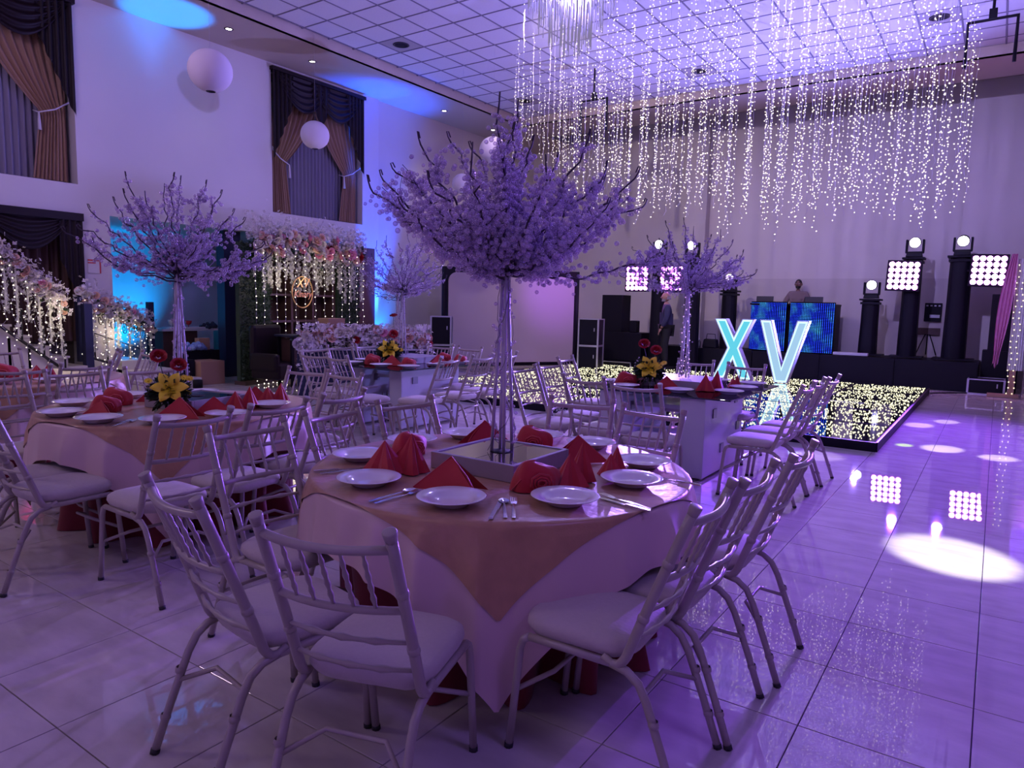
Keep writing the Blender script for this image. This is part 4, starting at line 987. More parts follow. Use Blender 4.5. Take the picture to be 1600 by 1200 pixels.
# LED booth
def led_screen_mat():
    m = bpy.data.materials.new('led_wall'); m.use_nodes = True; nt = m.node_tree; nt.nodes.clear(); N = nt.nodes.new; Lk = nt.links.new
    o = N('ShaderNodeOutputMaterial'); e = N('ShaderNodeEmission'); uv = N('ShaderNodeUVMap'); sep = N('ShaderNodeSeparateXYZ'); Lk(uv.outputs[0], sep.inputs[0])
    def mth(op, a, b_=None):
        x = N('ShaderNodeMath'); x.operation = op
        for k, q in enumerate((a, b_)):
            if q is None: continue
            if isinstance(q, (int, float)): x.inputs[k].default_value = q
            else: Lk(q, x.inputs[k])
        return x.outputs[0]
    def cell(s_, n): f = mth('FRACT', mth('MULTIPLY', s_, n)); d = mth('SUBTRACT', f, .5); return mth('MULTIPLY', d, d)
    r_ = mth('ADD', cell(sep.outputs[0], 26), cell(sep.outputs[1], 33)); dot = mth('LESS_THAN', r_, .085)
    nz = N('ShaderNodeTexNoise'); nz.inputs['Scale'].default_value = 3.2; Lk(uv.outputs[0], nz.inputs['Vector'])
    ramp = N('ShaderNodeValToRGB'); ramp.color_ramp.elements[0].color = (.02, .05, .95, 1); ramp.color_ramp.elements[0].position = .45; ramp.color_ramp.elements[1].color = (.08, .48, 1, 1); ramp.color_ramp.elements[1].position = .70
    Lk(nz.outputs['Fac'], ramp.inputs[0])
    nz2 = N('ShaderNodeTexNoise'); nz2.inputs['Scale'].default_value = 26; Lk(uv.outputs[0], nz2.inputs['Vector'])
    sp = mth('MULTIPLY', mth('GREATER_THAN', nz2.outputs['Fac'], .70), 3.0)
    Lk(ramp.outputs[0], e.inputs[0]); Lk(mth('ADD', mth('MULTIPLY', dot, mth('ADD', sp, 1.5)), .015), e.inputs[1]); Lk(e.outputs[0], o.inputs[0]); return m
M['ledwall'] = led_screen_mat()
bo = thing('dj_booth', (-4.05, 17.55, .60), 0, 'booth fronted by curved blue LED dot panels on the stage', 'booth')
def led_panel(pts, z0, z1):
    m = MB(); n = len(pts); m.add([(x, y, z) for z in (z0, z1) for x, y in pts], [(i, i+1, n+i+1, n+i) for i in range(n-1)])
    o = m.build('led_panel', M['ledwall'], bo, False); uv = o.data.uv_layers.new(name='UVMap')
    for poly in o.data.polygons:
        for li, vi in zip(poly.loop_indices, poly.vertices):
            uv.data[li].uv = ((vi % n)/(n-1), float(vi >= n))
    k = MB(); k.add([(x, y+.02, z) for z in (z0-.02, z1+.02) for x, y in pts]+[(x, y+.07, z) for z in (z0-.02, z1+.02) for x, y in pts], [(i, n+i, n+i+1, i+1) for i in range(n-1)]+[(2*n+i, 2*n+i+1, 3*n+i+1, 3*n+i) for i in range(n-1)]+[(n+i, 3*n+i, 3*n+i+1, n+i+1) for i in range(n-1)]+[(i, i+1, 2*n+i+1, 2*n+i) for i in range(n-1)]+[(0, 2*n, 3*n, n), (n-1, 2*n-1, 4*n-1, 3*n-1)]); k.build('panel_frame', M['black'], bo, False)
led_panel([(-.98, .12), (-.85, -.02), (-.68, -.12), (-.5, -.18), (-.3, -.21), (-.06, -.22)], .0, 1.14)
led_panel([(.02, -.22), (.3, -.22), (.6, -.21), (.98, -.17)], .0, 1.14)
m = MB(); m.b2((-.95, .1, 0), (.95, .7, 1.1)); m.b2((-.95, -.1, 1.08), (.96, .7, 1.12)); m.build('counter', M['black'], bo, False)
for x, w_ in ((-4.72, 'left'), (-3.60, 'right')):
    t = thing('laptop', (x, 17.75, 1.72), 0, 'open laptop on the booth, %s of the man behind it' % w_, 'laptop')
    m = MB(); m.b2((-.19, -.02, 0), (.19, .24, .02)); m.build('keyboard', M['screen_glow'], t, False)
    m = MB(); m.b2((-.2, -.05, .02), (.2, -.03, .17)); m.build('lid', M['screen_glow'], t, False)
def box_thing(name, a, b_, m, label, cat, bev=.005, parent=None):
    c = ((a[0]+b_[0])/2, (a[1]+b_[1])/2, min(a[2], b_[2])); mb = MB(); mb.box((0, 0, abs(b_[2]-a[2])/2), (abs(b_[0]-a[0]), abs(b_[1]-a[1]), abs(b_[2]-a[2])))
    o = mb.build(name, M[m] if isinstance(m, str) else m, parent, False, label=label, cat=cat, loc=c)
    if bev: bevel(o, bev)
    return o
def flight_case(x, y, z, w_, d, h_, label, rz=0):
    t = thing('flight_case', (x, y, z), rz, label, 'case')
    m = MB(); m.box((0, 0, h_/2), (w_-.03, d-.03, h_-.03)); m.build('body', M['case'], t, False)
    m = MB()
    e = .022
    for sx in (-1, 1):
        for sy in (-1, 1): m.box((sx*(w_/2-e/2), sy*(d/2-e/2), h_/2), (e*1.6, e*1.6, h_))
        for z0 in (e/2, h_-e/2):
            m.box((sx*(w_/2-e/2), 0, z0), (e, d, e)); m.box((0, sx*(d/2-e/2), z0), (w_, e, e))
    m.build('metal_edging', M['alu'], t, False)
    m = MB()
    m.prism([(-w_*.36, h_*.08), (w_*.36, h_*.08), (w_*.41, h_*.18), (w_*.41, h_*.82), (w_*.36, h_*.92), (-w_*.36, h_*.92), (-w_*.41, h_*.82), (-w_*.41, h_*.18)], lambda a, b_, k: (a, -d/2+.005-k*.012, b_)); m.build('front_panel', M['black'], t, False)
    m = MB(); m.box((w_*.30, -d/2-.008, h_*.6), (.02, .01, .08)); m.build('latch', M['alu'], t, False)
flight_case(-7.98, 14.95, 0, .50, .45, .62, 'black flight case with metal edges, lower of two right of the screen', R(10))
flight_case(-7.98, 14.95, .62, .50, .45, .64, 'black flight case with metal edges, upper of two right of the screen', R(10))
flight_case(-10.3, 12.2, 0, .46, .45, .62, 'black flight case with metal edges, lower of two left of the screen', R(35))
flight_case(-10.3, 12.2, .62, .46, .45, .64, 'black flight case with metal edges, upper of two left of the screen', R(35))
box_thing('subwoofer', (-8.45, 16.1, .22), (-7.2, 16.8, .92), 'black', 'wide black subwoofer under the tall black speaker', 'speaker')
box_thing('tall_speaker', (-8.36, 16.2, .92), (-7.80, 16.7, 1.85), 'black', 'tall plain black speaker standing left of the bald man', 'speaker')
t = thing('case_tray', (-7.95, 16.2, 0), 0, 'open flight case base with silver rails under the black subwoofer', 'case')
m = MB(); m.box((0, .1, .11), (1.2, .8, .2)); m.build('tray_body', M['case'], t, False)
for z in (.07, .19): m = MB(); m.box((0, -.31, z), (1.2, .02, .02)); m.build('rail', M['alu'], t, False)
for x in (-.59, .59): m = MB(); m.box((x, -.31, .13), (.02, .02, .14)); m.build('rail', M['alu'], t, False)
box_thing('coffee_maker', (-7.63, 16.3, .92), (-7.43, 16.5, 1.22), 'black', 'small black machine beside the tall speaker', 'appliance', .02)
box_thing('riser', (-6.78, 15.75, 0), (-6.28, 16.3, .15), 'case', 'low black riser the bald man stands on', 'riser')
box_thing('equipment_bench', (-7.15, 16.75, 0), (-6.25, 17.4, .62), 'black', 'low black bench behind the bald man', 'bench')
box_thing('lamp_bar', (-3.0, 17.1, .60), (-2.3, 17.25, .66), 'white_plastic', 'flat pale bar on the stage edge before the short tower', 'bar')
t = thing('gear_bag', (-5.78, 17.05, .60), 0, 'small black bag with a handle left of the letter X', 'bag')
m = MB(); m.box((0, 0, .11), (.36, .25, .22), taper=.85); bevel(m.build('bag_body', M['black'], t, False), .03)
m = MB(); m.tube([(-.12, 0, .2), (-.10, 0, .34), (.10, 0, .34), (.12, 0, .2)], .01, 6); m.build('handle', M['black'], t)
bt = thing('water_bottle', (-6.05, 17.0, .60), 0, 'clear plastic bottle beside the black bag', 'bottle')
m = MB(); m.lathe([(0, 0), (.035, 0), (.037, .14), (.015, .18), (.015, .2), (0, .2)], 14); m.build('bottle_body', M['glass'], bt); m = MB(); m.lathe([(.016, .195), (.016, .22), (0, .22)], 12); m.build('cap', M['white_plastic'], bt)
# right side
flight_case(-.10, 16.9, 0, .62, .6, .30, 'low flight case with silver rails at the far right', 0)
box_thing('subwoofer', (-.22, 17.3, 0), (.4, 17.9, .84), 'black', 'black subwoofer at far right beside the stage', 'speaker')
box_thing('tall_speaker', (-.14, 17.4, .84), (.36, 17.85, 1.98), 'black', 'tall black speaker behind the pink drape', 'speaker')
t = thing('voile_stand', (.30, 16.4, 0), 0, 'white voile panel with small lights on a wooden base at the right edge', 'backdrop')
m = MB(); m.grid(30, 10, lambda u, v: (-.08+.24*u, .02*math.sin(u*40), .52+v*2.1)); m.build('voile', M['voile'], t)
m = MB(); m.box((0, 0, .26), (.10, .08, .52)); m.box((-.12, 0, .03), (.5, .3, .05)); m.build('wooden_base', M['card'], t, False)
m = MB(); m.tube([(-.08, 0, .5), (-.08, 0, 2.62)], .015, 8); m.build('post', M['white_plastic'], t)
random.seed(4)
for k in range(2):
    m = MB(); xx = -.06+.09*k; pts = [(xx+.02*math.sin(i*1.3), -.04, 2.5-i*.11) for i in range(23)]; m.tube(pts, .002, 4)
    for p in pts: m.octa((p[0], p[1]-.008, p[2]), .013, 1)
    m.build('light_string', [M['wire'], M['bulb2']], t)
m = MB()
def pk(u, v):
    z = 2.70-v*2.1; w_ = .09+.12*math.sin(PI*min(1, v*1.1)); xx = .16-.15*v**.8+(u-.5)*w_*1.0; return (xx, 16.25+.025*math.sin(u*24), z+.05*math.sin(u*9)*v)
m.grid(28, 16, pk); m.build('pink_drape', M['pinkcloth'], None, True, label='pink drape hanging down at the right edge beside the stage', cat='drape')
eb = box_thing('electrical_box', (-1.42, YB-.09, 1.38), (-1.08, YB, 1.80), 'black', 'dark electrical box on the back wall between the tall towers', 'electrical box')
for k in range(4): m = MB(); m.box((-.12+.08*k, -.05, .36), (.04, .02, .03)); m.build('breaker', M['white_plastic'], eb, False)
m = MB(); m.box((.04, -.05, .12), (.2, .02, .07)); m.build('white_label', M['white_plastic'], eb, False)
ps = box_thing('power_strip', (-1.56, YB-.08, 1.07), (-1.08, YB, 1.23), 'brownwood', 'brown power strip below the electrical box', 'power strip')
m = MB()
for dx in (-.1, 0, .1): m.tube([(dx*.4, -.05, .02), (dx*1.2, -.06, -.2), (dx*2.0, -.1, -.45)], .012, 5)
m.build('cables', M['black'], ps)
m = MB(); m.tube([(-.98, 16.0, .012), (-.7, 16.3, .012), (-.4, 16.6, .012), (-.2, 16.75, .015)], .012, 6); m.build('floor_cable', M['black'], None, True, label='black cable running from the dance floor corner to the far right case', cat='cable')
# projection screen
t = thing('projection_screen', (-9.9, 14.5, 0), 0, 'large grey projection screen in a black rounded frame behind the tables', 'screen')
A_ = Vector((-10.88, 12.97, 0)); B_ = Vector((-8.94, 15.98, 0)); ax = (B_-A_).normalized(); L = (B_-A_).length; nn = Vector((ax.y, -ax.x, 0)); mid_ = (A_+B_)/2; t.location = mid_
def sp(a, b_, k): return tuple(ax*(a-L/2)+nn*(.02-.05*k if True else 0)+Vector((0, 0, b_)))
def rrect(x0, x1, z0, z1, r_, n=8):
    out = []
    for cx_, cz_, a0 in ((x1-r_, z1-r_, 0), (x0+r_, z1-r_, 90), (x0+r_, z0+r_, 180), (x1-r_, z0+r_, 270)):
        for k in range(n+1): a = R(a0+90*k/n); out.append((cx_+r_*math.cos(a), cz_+r_*math.sin(a)))
    return out
Hs = 2.42
m = MB(); out = [(0, .04), (L, .04), (L, Hs), (0, Hs)]
m.prism(rrect(0, L, .03, Hs, .03), lambda a, b_, k: tuple(ax*(a-L/2)-nn*(.03+.06*k)+Vector((0, 0, b_)))); m.build('frame', M['black_cloth'], t, False)
m = MB(); m.prism(rrect(.10, L-.12, .12, Hs-.13, .22), lambda a, b_, k: tuple(ax*(a-L/2)-nn*(.03-.04*k)+Vector((0, 0, b_)))); m.build('screen_fabric', M['screen'], t, False)
m = MB()
for q in (0, L): m.tube([tuple(ax*(q-L/2)-nn*.06), tuple(ax*(q-L/2)-nn*.06+Vector((0, 0, Hs)))], .05, 8)
m.build('side_sleeves', M['black_cloth'], t)

# ------------------------------------------------------------------ people
def person(x, y, z, h_, face, label, shirt, trouser, skin, hair, pose, bald=False, glasses=False):
    """face: heading in degrees, 0 = towards +Y"""
    t = thing('person', (x, y, z), R(face), label, 'person'); k = h_/1.78
    J = {'pel': (0, 0, .95), 'bel': (0, .02, 1.10), 'che': (0, .0, 1.32), 'nec': (0, .01, 1.49), 'hd0': (0, .03, 1.56)}
    for s_, q in ((-1, 'l'), (1, 'r')):
        J[q+'hip'] = (s_*.10, 0, .90); J[q+'kne'] = (s_*.11, .03, .50); J[q+'ank'] = (s_*.12, -.01, .09); J[q+'toe'] = (s_*.13, .15, .035)
        J[q+'sho'] = (s_*.19, 0, 1.42); J[q+'elb'] = pose[q][0]; J[q+'wri'] = pose[q][1]
    def skinned(name, joints, edges, radii, m):
        me = bpy.data.meshes.new(name); me.from_pydata([tuple(c*k for c in J[j]) if isinstance(j, str) else tuple(c*k for c in j) for j in joints], edges, []); me.materials.append(m)
        o = bpy.data.objects.new(name, me); COL.objects.link(o); o.parent = t
        md = o.modifiers.new('skin', 'SKIN'); md.use_smooth_shade = True
        for i, r_ in enumerate(radii): me.skin_vertices[0].data[i].radius = (r_[0]*k, r_[1]*k) if isinstance(r_, tuple) else (r_*k, r_*k)
        me.skin_vertices[0].data[0].use_root = True
        sb = o.modifiers.new('sub', 'SUBSURF'); sb.levels = 2; sb.render_levels = 2; return o
    # one continuous body, clothes over it
    js = ['pel', 'bel', 'che', 'nec', 'hd0', 'lsho', 'lelb', 'lwri', 'rsho', 'relb', 'rwri', 'lhip', 'lkne', 'lank', 'ltoe', 'rhip', 'rkne', 'rank', 'rtoe']
    ed = [(0, 1), (1, 2), (2, 3), (3, 4), (2, 5), (5, 6), (6, 7), (2, 8), (8, 9), (9, 10), (0, 11), (11, 12), (12, 13), (13, 14), (0, 15), (15, 16), (16, 17), (17, 18)]
    skinned('body', js, ed, [(.14, .10), (.14, .11), (.15, .11), .055, .05, .055, .042, .030, .055, .042, .030, .085, .058, .042, .035, .085, .058, .042, .035], skin)
    skinned('shirt', ['bel', 'pel', 'che', 'nec', 'lsho', 'lelb', 'rsho', 'relb']+[tuple(Vector(J['lelb']).lerp(Vector(J['lwri']), .85)), tuple(Vector(J['relb']).lerp(Vector(J['rwri']), .85))],
            [(0, 1), (0, 2), (2, 3), (2, 4), (4, 5), (2, 6), (6, 7), (5, 8), (7, 9)], [(.195, .175), (.185, .165), (.20, .165), .078, .088, .068, .088, .068, .050, .050], shirt)
    skinned('trousers', ['pel', 'lhip', 'lkne', (-.12, -.01, .12), 'rhip', 'rkne', (.12, -.01, .12)], [(0, 1), (1, 2), (2, 3), (0, 4), (4, 5), (5, 6)], [(.18, .155), .118, .086, .068, .118, .086, .068], trouser)
    for q in ('l', 'r'):
        w_ = Vector(J[q+'wri']); d = (w_-Vector(J[q+'elb'])).normalized(); s_ = -1 if q == 'l' else 1
        sd = d.cross(Vector((0, 1, 0))).normalized() if abs(d.y) < .9 else Vector((1, 0, 0)); nrm = d.cross(sd)
        P = [w_, w_+d*.06]; E_ = [(0, 1)]; rad = [.028, .034]
        for f in range(4):
            o_ = sd*(f-1.5)*.019; L_ = (.070, .082, .078, .062)[f]; n0 = len(P)
            P += [w_+d*.085+o_, w_+d*(.085+L_*.5)+o_+nrm*.008, w_+d*(.085+L_)+o_+nrm*.024]; E_ += [(1, n0), (n0, n0+1), (n0+1, n0+2)]; rad += [.0105, .009, .0075]
        n0 = len(P); P += [w_+d*.035+sd*-.035, w_+d*.08+sd*-.052+nrm*.01]; E_ += [(0, n0), (n0, n0+1)]; rad += [.011, .009]
        skinned('hand', [tuple(p) for p in P], E_, rad, skin)
    # head with face
    hz = 1.665; m = MB(); V, F = ICO[2]; vs = []
    for a, b_, c in V:
        px, py_, pz = a*.078, b_*.098, c*.118
        if c < -.2: px *= 1-.25*(-c-.2); py_ += .012*(-c)
        if b_ > .9 and -.2 < c < .2: py_ += .018
        vs.append((px*k, (py_+.03)*k, (pz+hz)*k))
    m.add(vs, F, 0)
    m.tube([(0, .125*k, (hz+.02)*k), (0, .150*k, (hz-.02)*k), (0, .128*k, (hz-.035)*k)], [.010*k, .016*k, .013*k], 6, 0)
    for s_ in (-1, 1):
        m.ball((s_*.079*k, .025*k, (hz-.005)*k), .022*k, 1, 0, 1.4); m.ball((s_*.030*k, .112*k, (hz+.012)*k), .013*k, 1, 1)
        m.tube([(s_*.014*k, .122*k, (hz+.035)*k), (s_*.048*k, .110*k, (hz+.036)*k)], .005*k, 5, 2)
    m.tube([(-.024*k, .116*k, (hz-.062)*k), (0, .124*k, (hz-.060)*k), (.024*k, .116*k, (hz-.062)*k)], .006*k, 5, 3)
    m.build('head', [skin, M['plate'], hair, M['redrose']], t)
    m = MB()
    if bald:
        m.grid(20, 5, lambda u, v: (.083*k*math.cos(PI+PI*u), (.02+.104*math.sin(PI+PI*u))*k, (hz-.06+.09*v)*k))
        m.grid(16, 5, lambda u, v: (.070*k*math.cos(PI*u)*(1-.3*v), (.045+.085*math.sin(PI*u))*k, (hz-.055-.055*v)*k)); m.build('hair_and_beard', hair, t)
    else:
        V, F = ICO[2]; m.add([(a*.086*k, (b_*.102+.02)*k, (max(c, -.15 if b_ < .2 else .28)*.122+hz+.006)*k) for a, b_, c in V], F)
        m.grid(16, 5, lambda u, v: (.070*k*math.cos(PI*u)*(1-.3*v), (.045+.088*math.sin(PI*u))*k, (hz-.05-.06*v)*k)); m.build('hair_and_beard', hair, t)
    if glasses:
        m = MB()
        for s_ in (-1, 1): m.tube([(s_*.032*k+.021*k*math.cos(a), .134*k, (hz+.010)*k+.016*k*math.sin(a)) for a in [i*PI/5 for i in range(11)]], .0022*k, 4)
        m.tube([(-.012*k, .134*k, (hz+.012)*k), (.012*k, .134*k, (hz+.012)*k)], .002*k, 4); m.build('glasses', M['redframe'], t)
person(-6.52, 15.98, .15, 1.78, 118, 'bald bearded man with glasses in navy shirt and black trousers, standing', M['shirt'], M['trouser'], M['skin'], M['hair'], {'l': ((-.24, .02, 1.15), (-.22, .14, .92)), 'r': ((.24, .02, 1.15), (.23, .12, .92))}, True, True)
person(-4.15, 18.55, .60, 1.72, 180, 'dark-haired man in mauve shirt standing behind the blue LED booth', M['shirt2'], M['trouser'], M['skin2'], M['hair2'], {'l': ((-.30, .05, 1.20), (-.22, .28, 1.13)), 'r': ((.30, .05, 1.20), (.22, .28, 1.13))})

# ------------------------------------------------------------------ flower arch with lights
AX0, AY0, AX1, AY1 = -11.15, 7.65, -11.75, 11.05
ad = Vector((AX1-AX0, AY1-AY0, 0)); AL = ad.length; ad.normalize(); an = Vector((ad.y, -ad.x, 0))   # an: out of the arch, into the room
arch = thing('flower_arch', (AX0, AY0, 0), 0, 'floral backdrop with hedge panels, lattice and hanging lights against the left wall', 'backdrop')
def A(u, out, z): return tuple(ad*u+an*out+Vector((0, 0, z)))
rnd = random.Random(31)
for a, b_, in ((0, .75), (AL-.72, AL)):
    m = MB(); m.prism([(a, .06), (b_, .06), (b_, 2.55), (a, 2.55)], lambda p, q, k: A(p, -.10+.09*k, q)); o = m.build('hedge_panel', M['hedge'], arch, False)
    m = MB()
    for _ in range(2600):
        p = Vector(A(rnd.uniform(a, b_), .0+rnd.uniform(0, .03), rnd.uniform(.06, 2.55))); d = (an*.6+Vector((rnd.gauss(0, .6), rnd.gauss(0, .6), rnd.gauss(0, .6)))).normalized(); s_ = d.orthogonal().normalized()*.014
        m.add([p, p+d*.025+s_, p+d*.05, p+d*.025-s_], [(0, 1, 2, 3)])
    m.build('hedge_leaves', M['leaf'], o, False, kind='stuff')
    m = MB(); m.prism([(a-.02, 0), (b_+.02, 0), (b_+.02, .07), (a-.02, .07)], lambda p, q, k: A(p, -.14+.26*k, q)); m.build('wooden_foot', M['brownwood'], arch, False)
m = MB(); m.prism([(.7, .05), (AL-.7, .05), (AL-.7, 2.5), (.7, 2.5)], lambda p, q, k: A(p, -.42+.02*k, q)); m.build('dark_backing', M['brownwood'], arch, False)
for u in (.78, 1.40, 2.02, AL-.75):
    m = MB(); m.prism([(u-.025, 0), (u+.025, 0), (u+.025, 2.5), (u-.025, 2.5)], lambda p, q, k: A(p, -.40+.34*k, q)); m.build('lattice_upright', M['brownwood'], arch, False)
for z in (.10, .62, 1.13, 1.64, 2.15):
    m = MB(); m.prism([(.75, z-.02), (AL-.72, z-.02), (AL-.72, z+.02), (.75, z+.02)], lambda p, q, k: A(p, -.40+.34*k, q)); m.build('lattice_shelf', M['brownwood'], arch, False)
def rose_at(parent, p, s_, key, d=None):
    o = put('rose', ROSE[key], parent); o.location = p; o.scale = (s_,)*3
    d = (Vector(d) if d is not None else Vector((0, 0, 1)))+Vector((rnd.gauss(0, .4), rnd.gauss(0, .4), rnd.gauss(.2, .4))); o.rotation_euler = d.normalized().to_track_quat('Z', 'Y').to_euler(); return o
for i in range(120):
    u = .25+(AL-.4)*rnd.random(); hh = .22*math.sin(PI*min(1, (u)/AL))**.6; z = 2.50+rnd.uniform(-.12, hh+.12)
    key = rnd.choices(['pinkrose', 'cream', 'white', 'peach', 'redrose'], [3, 4, 4, 3, .6])[0]
    rose_at(arch, A(u, .08+rnd.uniform(0, .14), z), rnd.uniform(.06, .115), key, an)
m = MB(); blossoms(m, [A(.15+(AL-.1)*rnd.random(), rnd.uniform(-.02, .2), 2.62+rnd.gauss(.05, .13)+.22*math.sin(PI*rnd.random())) for _ in range(1500)], .035, rnd); m.build('white_blossom_sprays', M['white'], arch, False, kind='stuff')
m = MB()
for _ in range(60):
    leafy(m, A(.2+(AL-.2)*rnd.random(), .08, 2.48+rnd.gauss(0, .1)), .10, 8, .07, rnd)
m.build('arch_leaves', M['leaf'], arch, False, kind='stuff')
for i in range(26):
    u = .30+(AL-.42)*i/25+rnd.uniform(-.04, .04); L_ = rnd.uniform(.45, .78)+(.15 if i > 20 else 0); o_ = .06+rnd.uniform(0, .10)
    m = MB(); pts = []
    for k in range(int(L_*120)):
        z = 2.42-L_*k/(L_*120); w_ = .05*(1-.55*(2.42-z)/L_); pts.append(Vector(A(u, o_, z))+Vector((rnd.gauss(0, w_*.6), rnd.gauss(0, w_*.6), 0)))
    blossoms(m, pts, .026, rnd); m.tube([pts[0]+Vector((0, 0, .06))]+pts[::8]+[pts[-1]], .004, 4); m.build('wisteria_strand', M['wist'], arch, False)
def light_strand(parent, pts, r_=.012, name='light_string', mm='bulb', jit=0, wire=.0016):
    m = MB(); m.tube(pts, wire, 3, 0, False)
    for p in pts:
        p = Vector(p)+Vector((rnd.uniform(-jit, jit), rnd.uniform(-jit, jit), rnd.uniform(-jit, jit))); m.octa(tuple(p), r_*rnd.uniform(.75, 1.15), 1)
    return m.build(name, [M['wire'], M[mm]], parent, False)
for i in range(13):
    u = .12+(AL-.2)*i/12+rnd.uniform(-.03, .03); o_ = .20+rnd.uniform(0, .05)
    light_strand(arch, [A(u+rnd.uniform(-.012, .012), o_, 2.5-k*(2.42/19)) for k in range(20)], .013, jit=.012)
    
light_strand(arch, [A(.05+AL*i/30, .30+rnd.uniform(0, .10), .02+rnd.uniform(0, .02)) for i in range(31)], .014)
sg = thing('gold_hoop_sign', Vector((AX0, AY0, 0))+Vector(A(1.43, .18, 1.72)), 0, 'round gold hoop sign with script lettering hanging on the flower arch', 'sign')
ang = math.atan2(ad.y, ad.x)
m = MB(); m.tube([tuple(ad*(.29*math.cos(a))+Vector((0, 0, .30*math.sin(a)-.02))) for a in [i*2*PI/40 for i in range(41)]], .012, 6, cap=False); m.build('hoop', M['gold'], sg)
text('XV', .26, (0, 0, .15), (PI/2, 0, ang), M['gold'], sg, 'lettering', .006, .25)
text('Kinary', .19, (0, 0, -.06), (PI/2, 0, ang), M['gold'], sg, 'lettering', .006, .25)
# cross thing behind arch: dark upright edge right
box_thing('dark_screen_panel', (-12.0, 11.15, 0), (-11.9, 11.7, 2.75), 'brownwood', 'dark wooden panel standing just right of the flower arch', 'panel')

# head table with flower runner, sweets table
hv = Vector((-9.55, 7.55, 0)); he = Vector((-8.75, 9.55, 0)); hd = (he-hv).normalized()
hv = Vector((-9.35, 7.45, 0)); hd = Vector((.62, .78, 0)).normalized(); HL = 2.15; hn = Vector((hd.y, -hd.x, 0))
ht = thing('head_table', hv, 0, 'long table under a dark blue cloth carrying the flower runner', 'table')
m = MB(); m.prism([(0, 0), (HL, 0), (HL, .77), (0, .77)], lambda p, q, k: tuple(hd*p+hn*(-.3+.6*k)+Vector((0, 0, q)))); m.build('table_cloth', M['bluecloth'], ht, False)
m = MB(); m.prism([(-.02, .76), (HL+.02, .76), (HL+.02, .78), (-.02, .78)], lambda p, q, k: tuple(hd*p+hn*(-.33+.66*k)+Vector((0, 0, q)))); m.build('tabletop', M['tablewhite'], ht, False)
fr = thing('flower_runner', hv+Vector((0, 0, .78)), 0, 'long runner of white and peach flowers along the head table', 'flowers')
def Hh(p, o_, z): return tuple(hd*p+hn*o_+Vector((0, 0, z)))
for i in range(95):
    p = HL*rnd.random(); rose_at(fr, Hh(p, rnd.uniform(-.05, .26), rnd.uniform(.06, .34)*(.6+.4*math.sin(PI*p/HL))), rnd.uniform(.05, .09), rnd.choices(['peach', 'cream', 'white', 'pinkrose', 'redrose'], [4, 3, 3, 1, .5])[0], hn)
m = MB(); blossoms(m, [Hh(HL*rnd.random(), rnd.uniform(-.1, .32), rnd.uniform(-.02, .40)) for _ in range(900)]+[Hh(HL+rnd.uniform(-.25, .05), rnd.uniform(.2, .36), rnd.uniform(-.42, .1)) for _ in range(140)]+[Hh(rnd.uniform(0, .25), rnd.uniform(.2, .36), rnd.uniform(-.32, .1)) for _ in range(90)], .040, rnd); m.build('white_blossom_sprays', M['white'], fr, False, kind='stuff')
m = MB()
for _ in range(40): leafy(m, Hh(HL*rnd.random(), .05, rnd.uniform(.04, .2)), .10, 9, .08, rnd)
m.build('leaves', M['leaf'], fr, False, kind='stuff')
rose_at(fr, Hh(HL*.72, .1, .55), .06, 'redrose'); m = MB(); m.tube([Hh(HL*.72, .1, .1), Hh(HL*.72, .1, .52)], .004, 5); m.build('rose_stem', M['leaf'], fr)
swt = thing('sweets_table', (-10.35, 8.75, 0), R(-8), 'dark table with a blue-edged top in front of the lattice', 'table')
m = MB(); m.box((0, 0, .91), (.55, 1.5, .035)); m.build('tabletop', M['bluecloth'], swt, False)
for sx in (-1, 1):
    for sy in (-1, 1): m = MB(); m.box((sx*.22, sy*.68, .45), (.05, .05, .9)); m.build('leg', M['black'], swt, False)
m = MB(); m.box((-.05, 0, .5), (.38, 1.3, .7)); m.build('drawer_block', M['brownwood'], swt, False)
box_thing('gift_box', (-10.5, 8.85, .93), (-10.2, 9.25, 1.22), 'card', 'beige gift box on the dark sweets table', 'box')
t = thing('photo_frame', (-10.2, 8.7, .93), R(10), 'small picture frame beside the beige gift box', 'frame')
m = MB(); m.box((0, 0, .09), (.02, .16, .18)); m.build('frame_edge', M['white_plastic'], t, False); m = MB(); m.box((.012, 0, .09), (.004, .12, .14)); m.build('picture', M['pinkrose'], t, False)
am = thing('armchair', (-10.55, 8.0, 0), R(-80), 'dark tufted armchair in front of the lattice', 'chair')
m = MB(); m.box((0, 0, .30), (.7, .65, .30)); bevel(m.build('seat', M['drape_dark'], am, False), .05)
m = MB(); m.box((0, -.30, .70), (.7, .14, .80)); bevel(m.build('backrest', M['drape_dark'], am, False), .06)
for s_ in (-1, 1): m = MB(); m.box((s_*.33, 0, .45), (.12, .62, .32)); bevel(m.build('armrest', M['drape_dark'], am, False), .05)

# desk with clutter in the alcove
dk = thing('desk', (-13.35, 8.1, 0), 0, 'dark desk with a white top in the blue-lit alcove', 'desk')
m = MB(); m.b2((-.35, -.85, .90), (.35, .75, .94)); m.build('desk_top', M['tablewhite'], dk, False)
m = MB(); m.b2((-.30, -.80, .05), (.28, -.10, .90)); m.build('cabinet', M['brownwood'], dk, False); m = MB(); m.b2((-.30, .62, 0), (.28, .70, .90)); m.build('side_panel', M['brownwood'], dk, False)
for i, (y, h_, c) in enumerate(((7.55, .12, 'white_plastic'), (7.72, .10, 'redrose'), (7.9, .10, 'redrose'))):
    o = thing('dessert_glass', (-13.2, y, .94), 0, ('white', 'red', 'darker red')[i]+' stemmed dessert cup on the alcove desk', 'cup')
    m = MB(); m.lathe([(0, 0), (.04, 0), (.008, .01), (.008, .06), (.05, .09), (.065, h_+.05), (.06, h_+.05), (0, .1)], 14); m.build('cup', M[c], o)
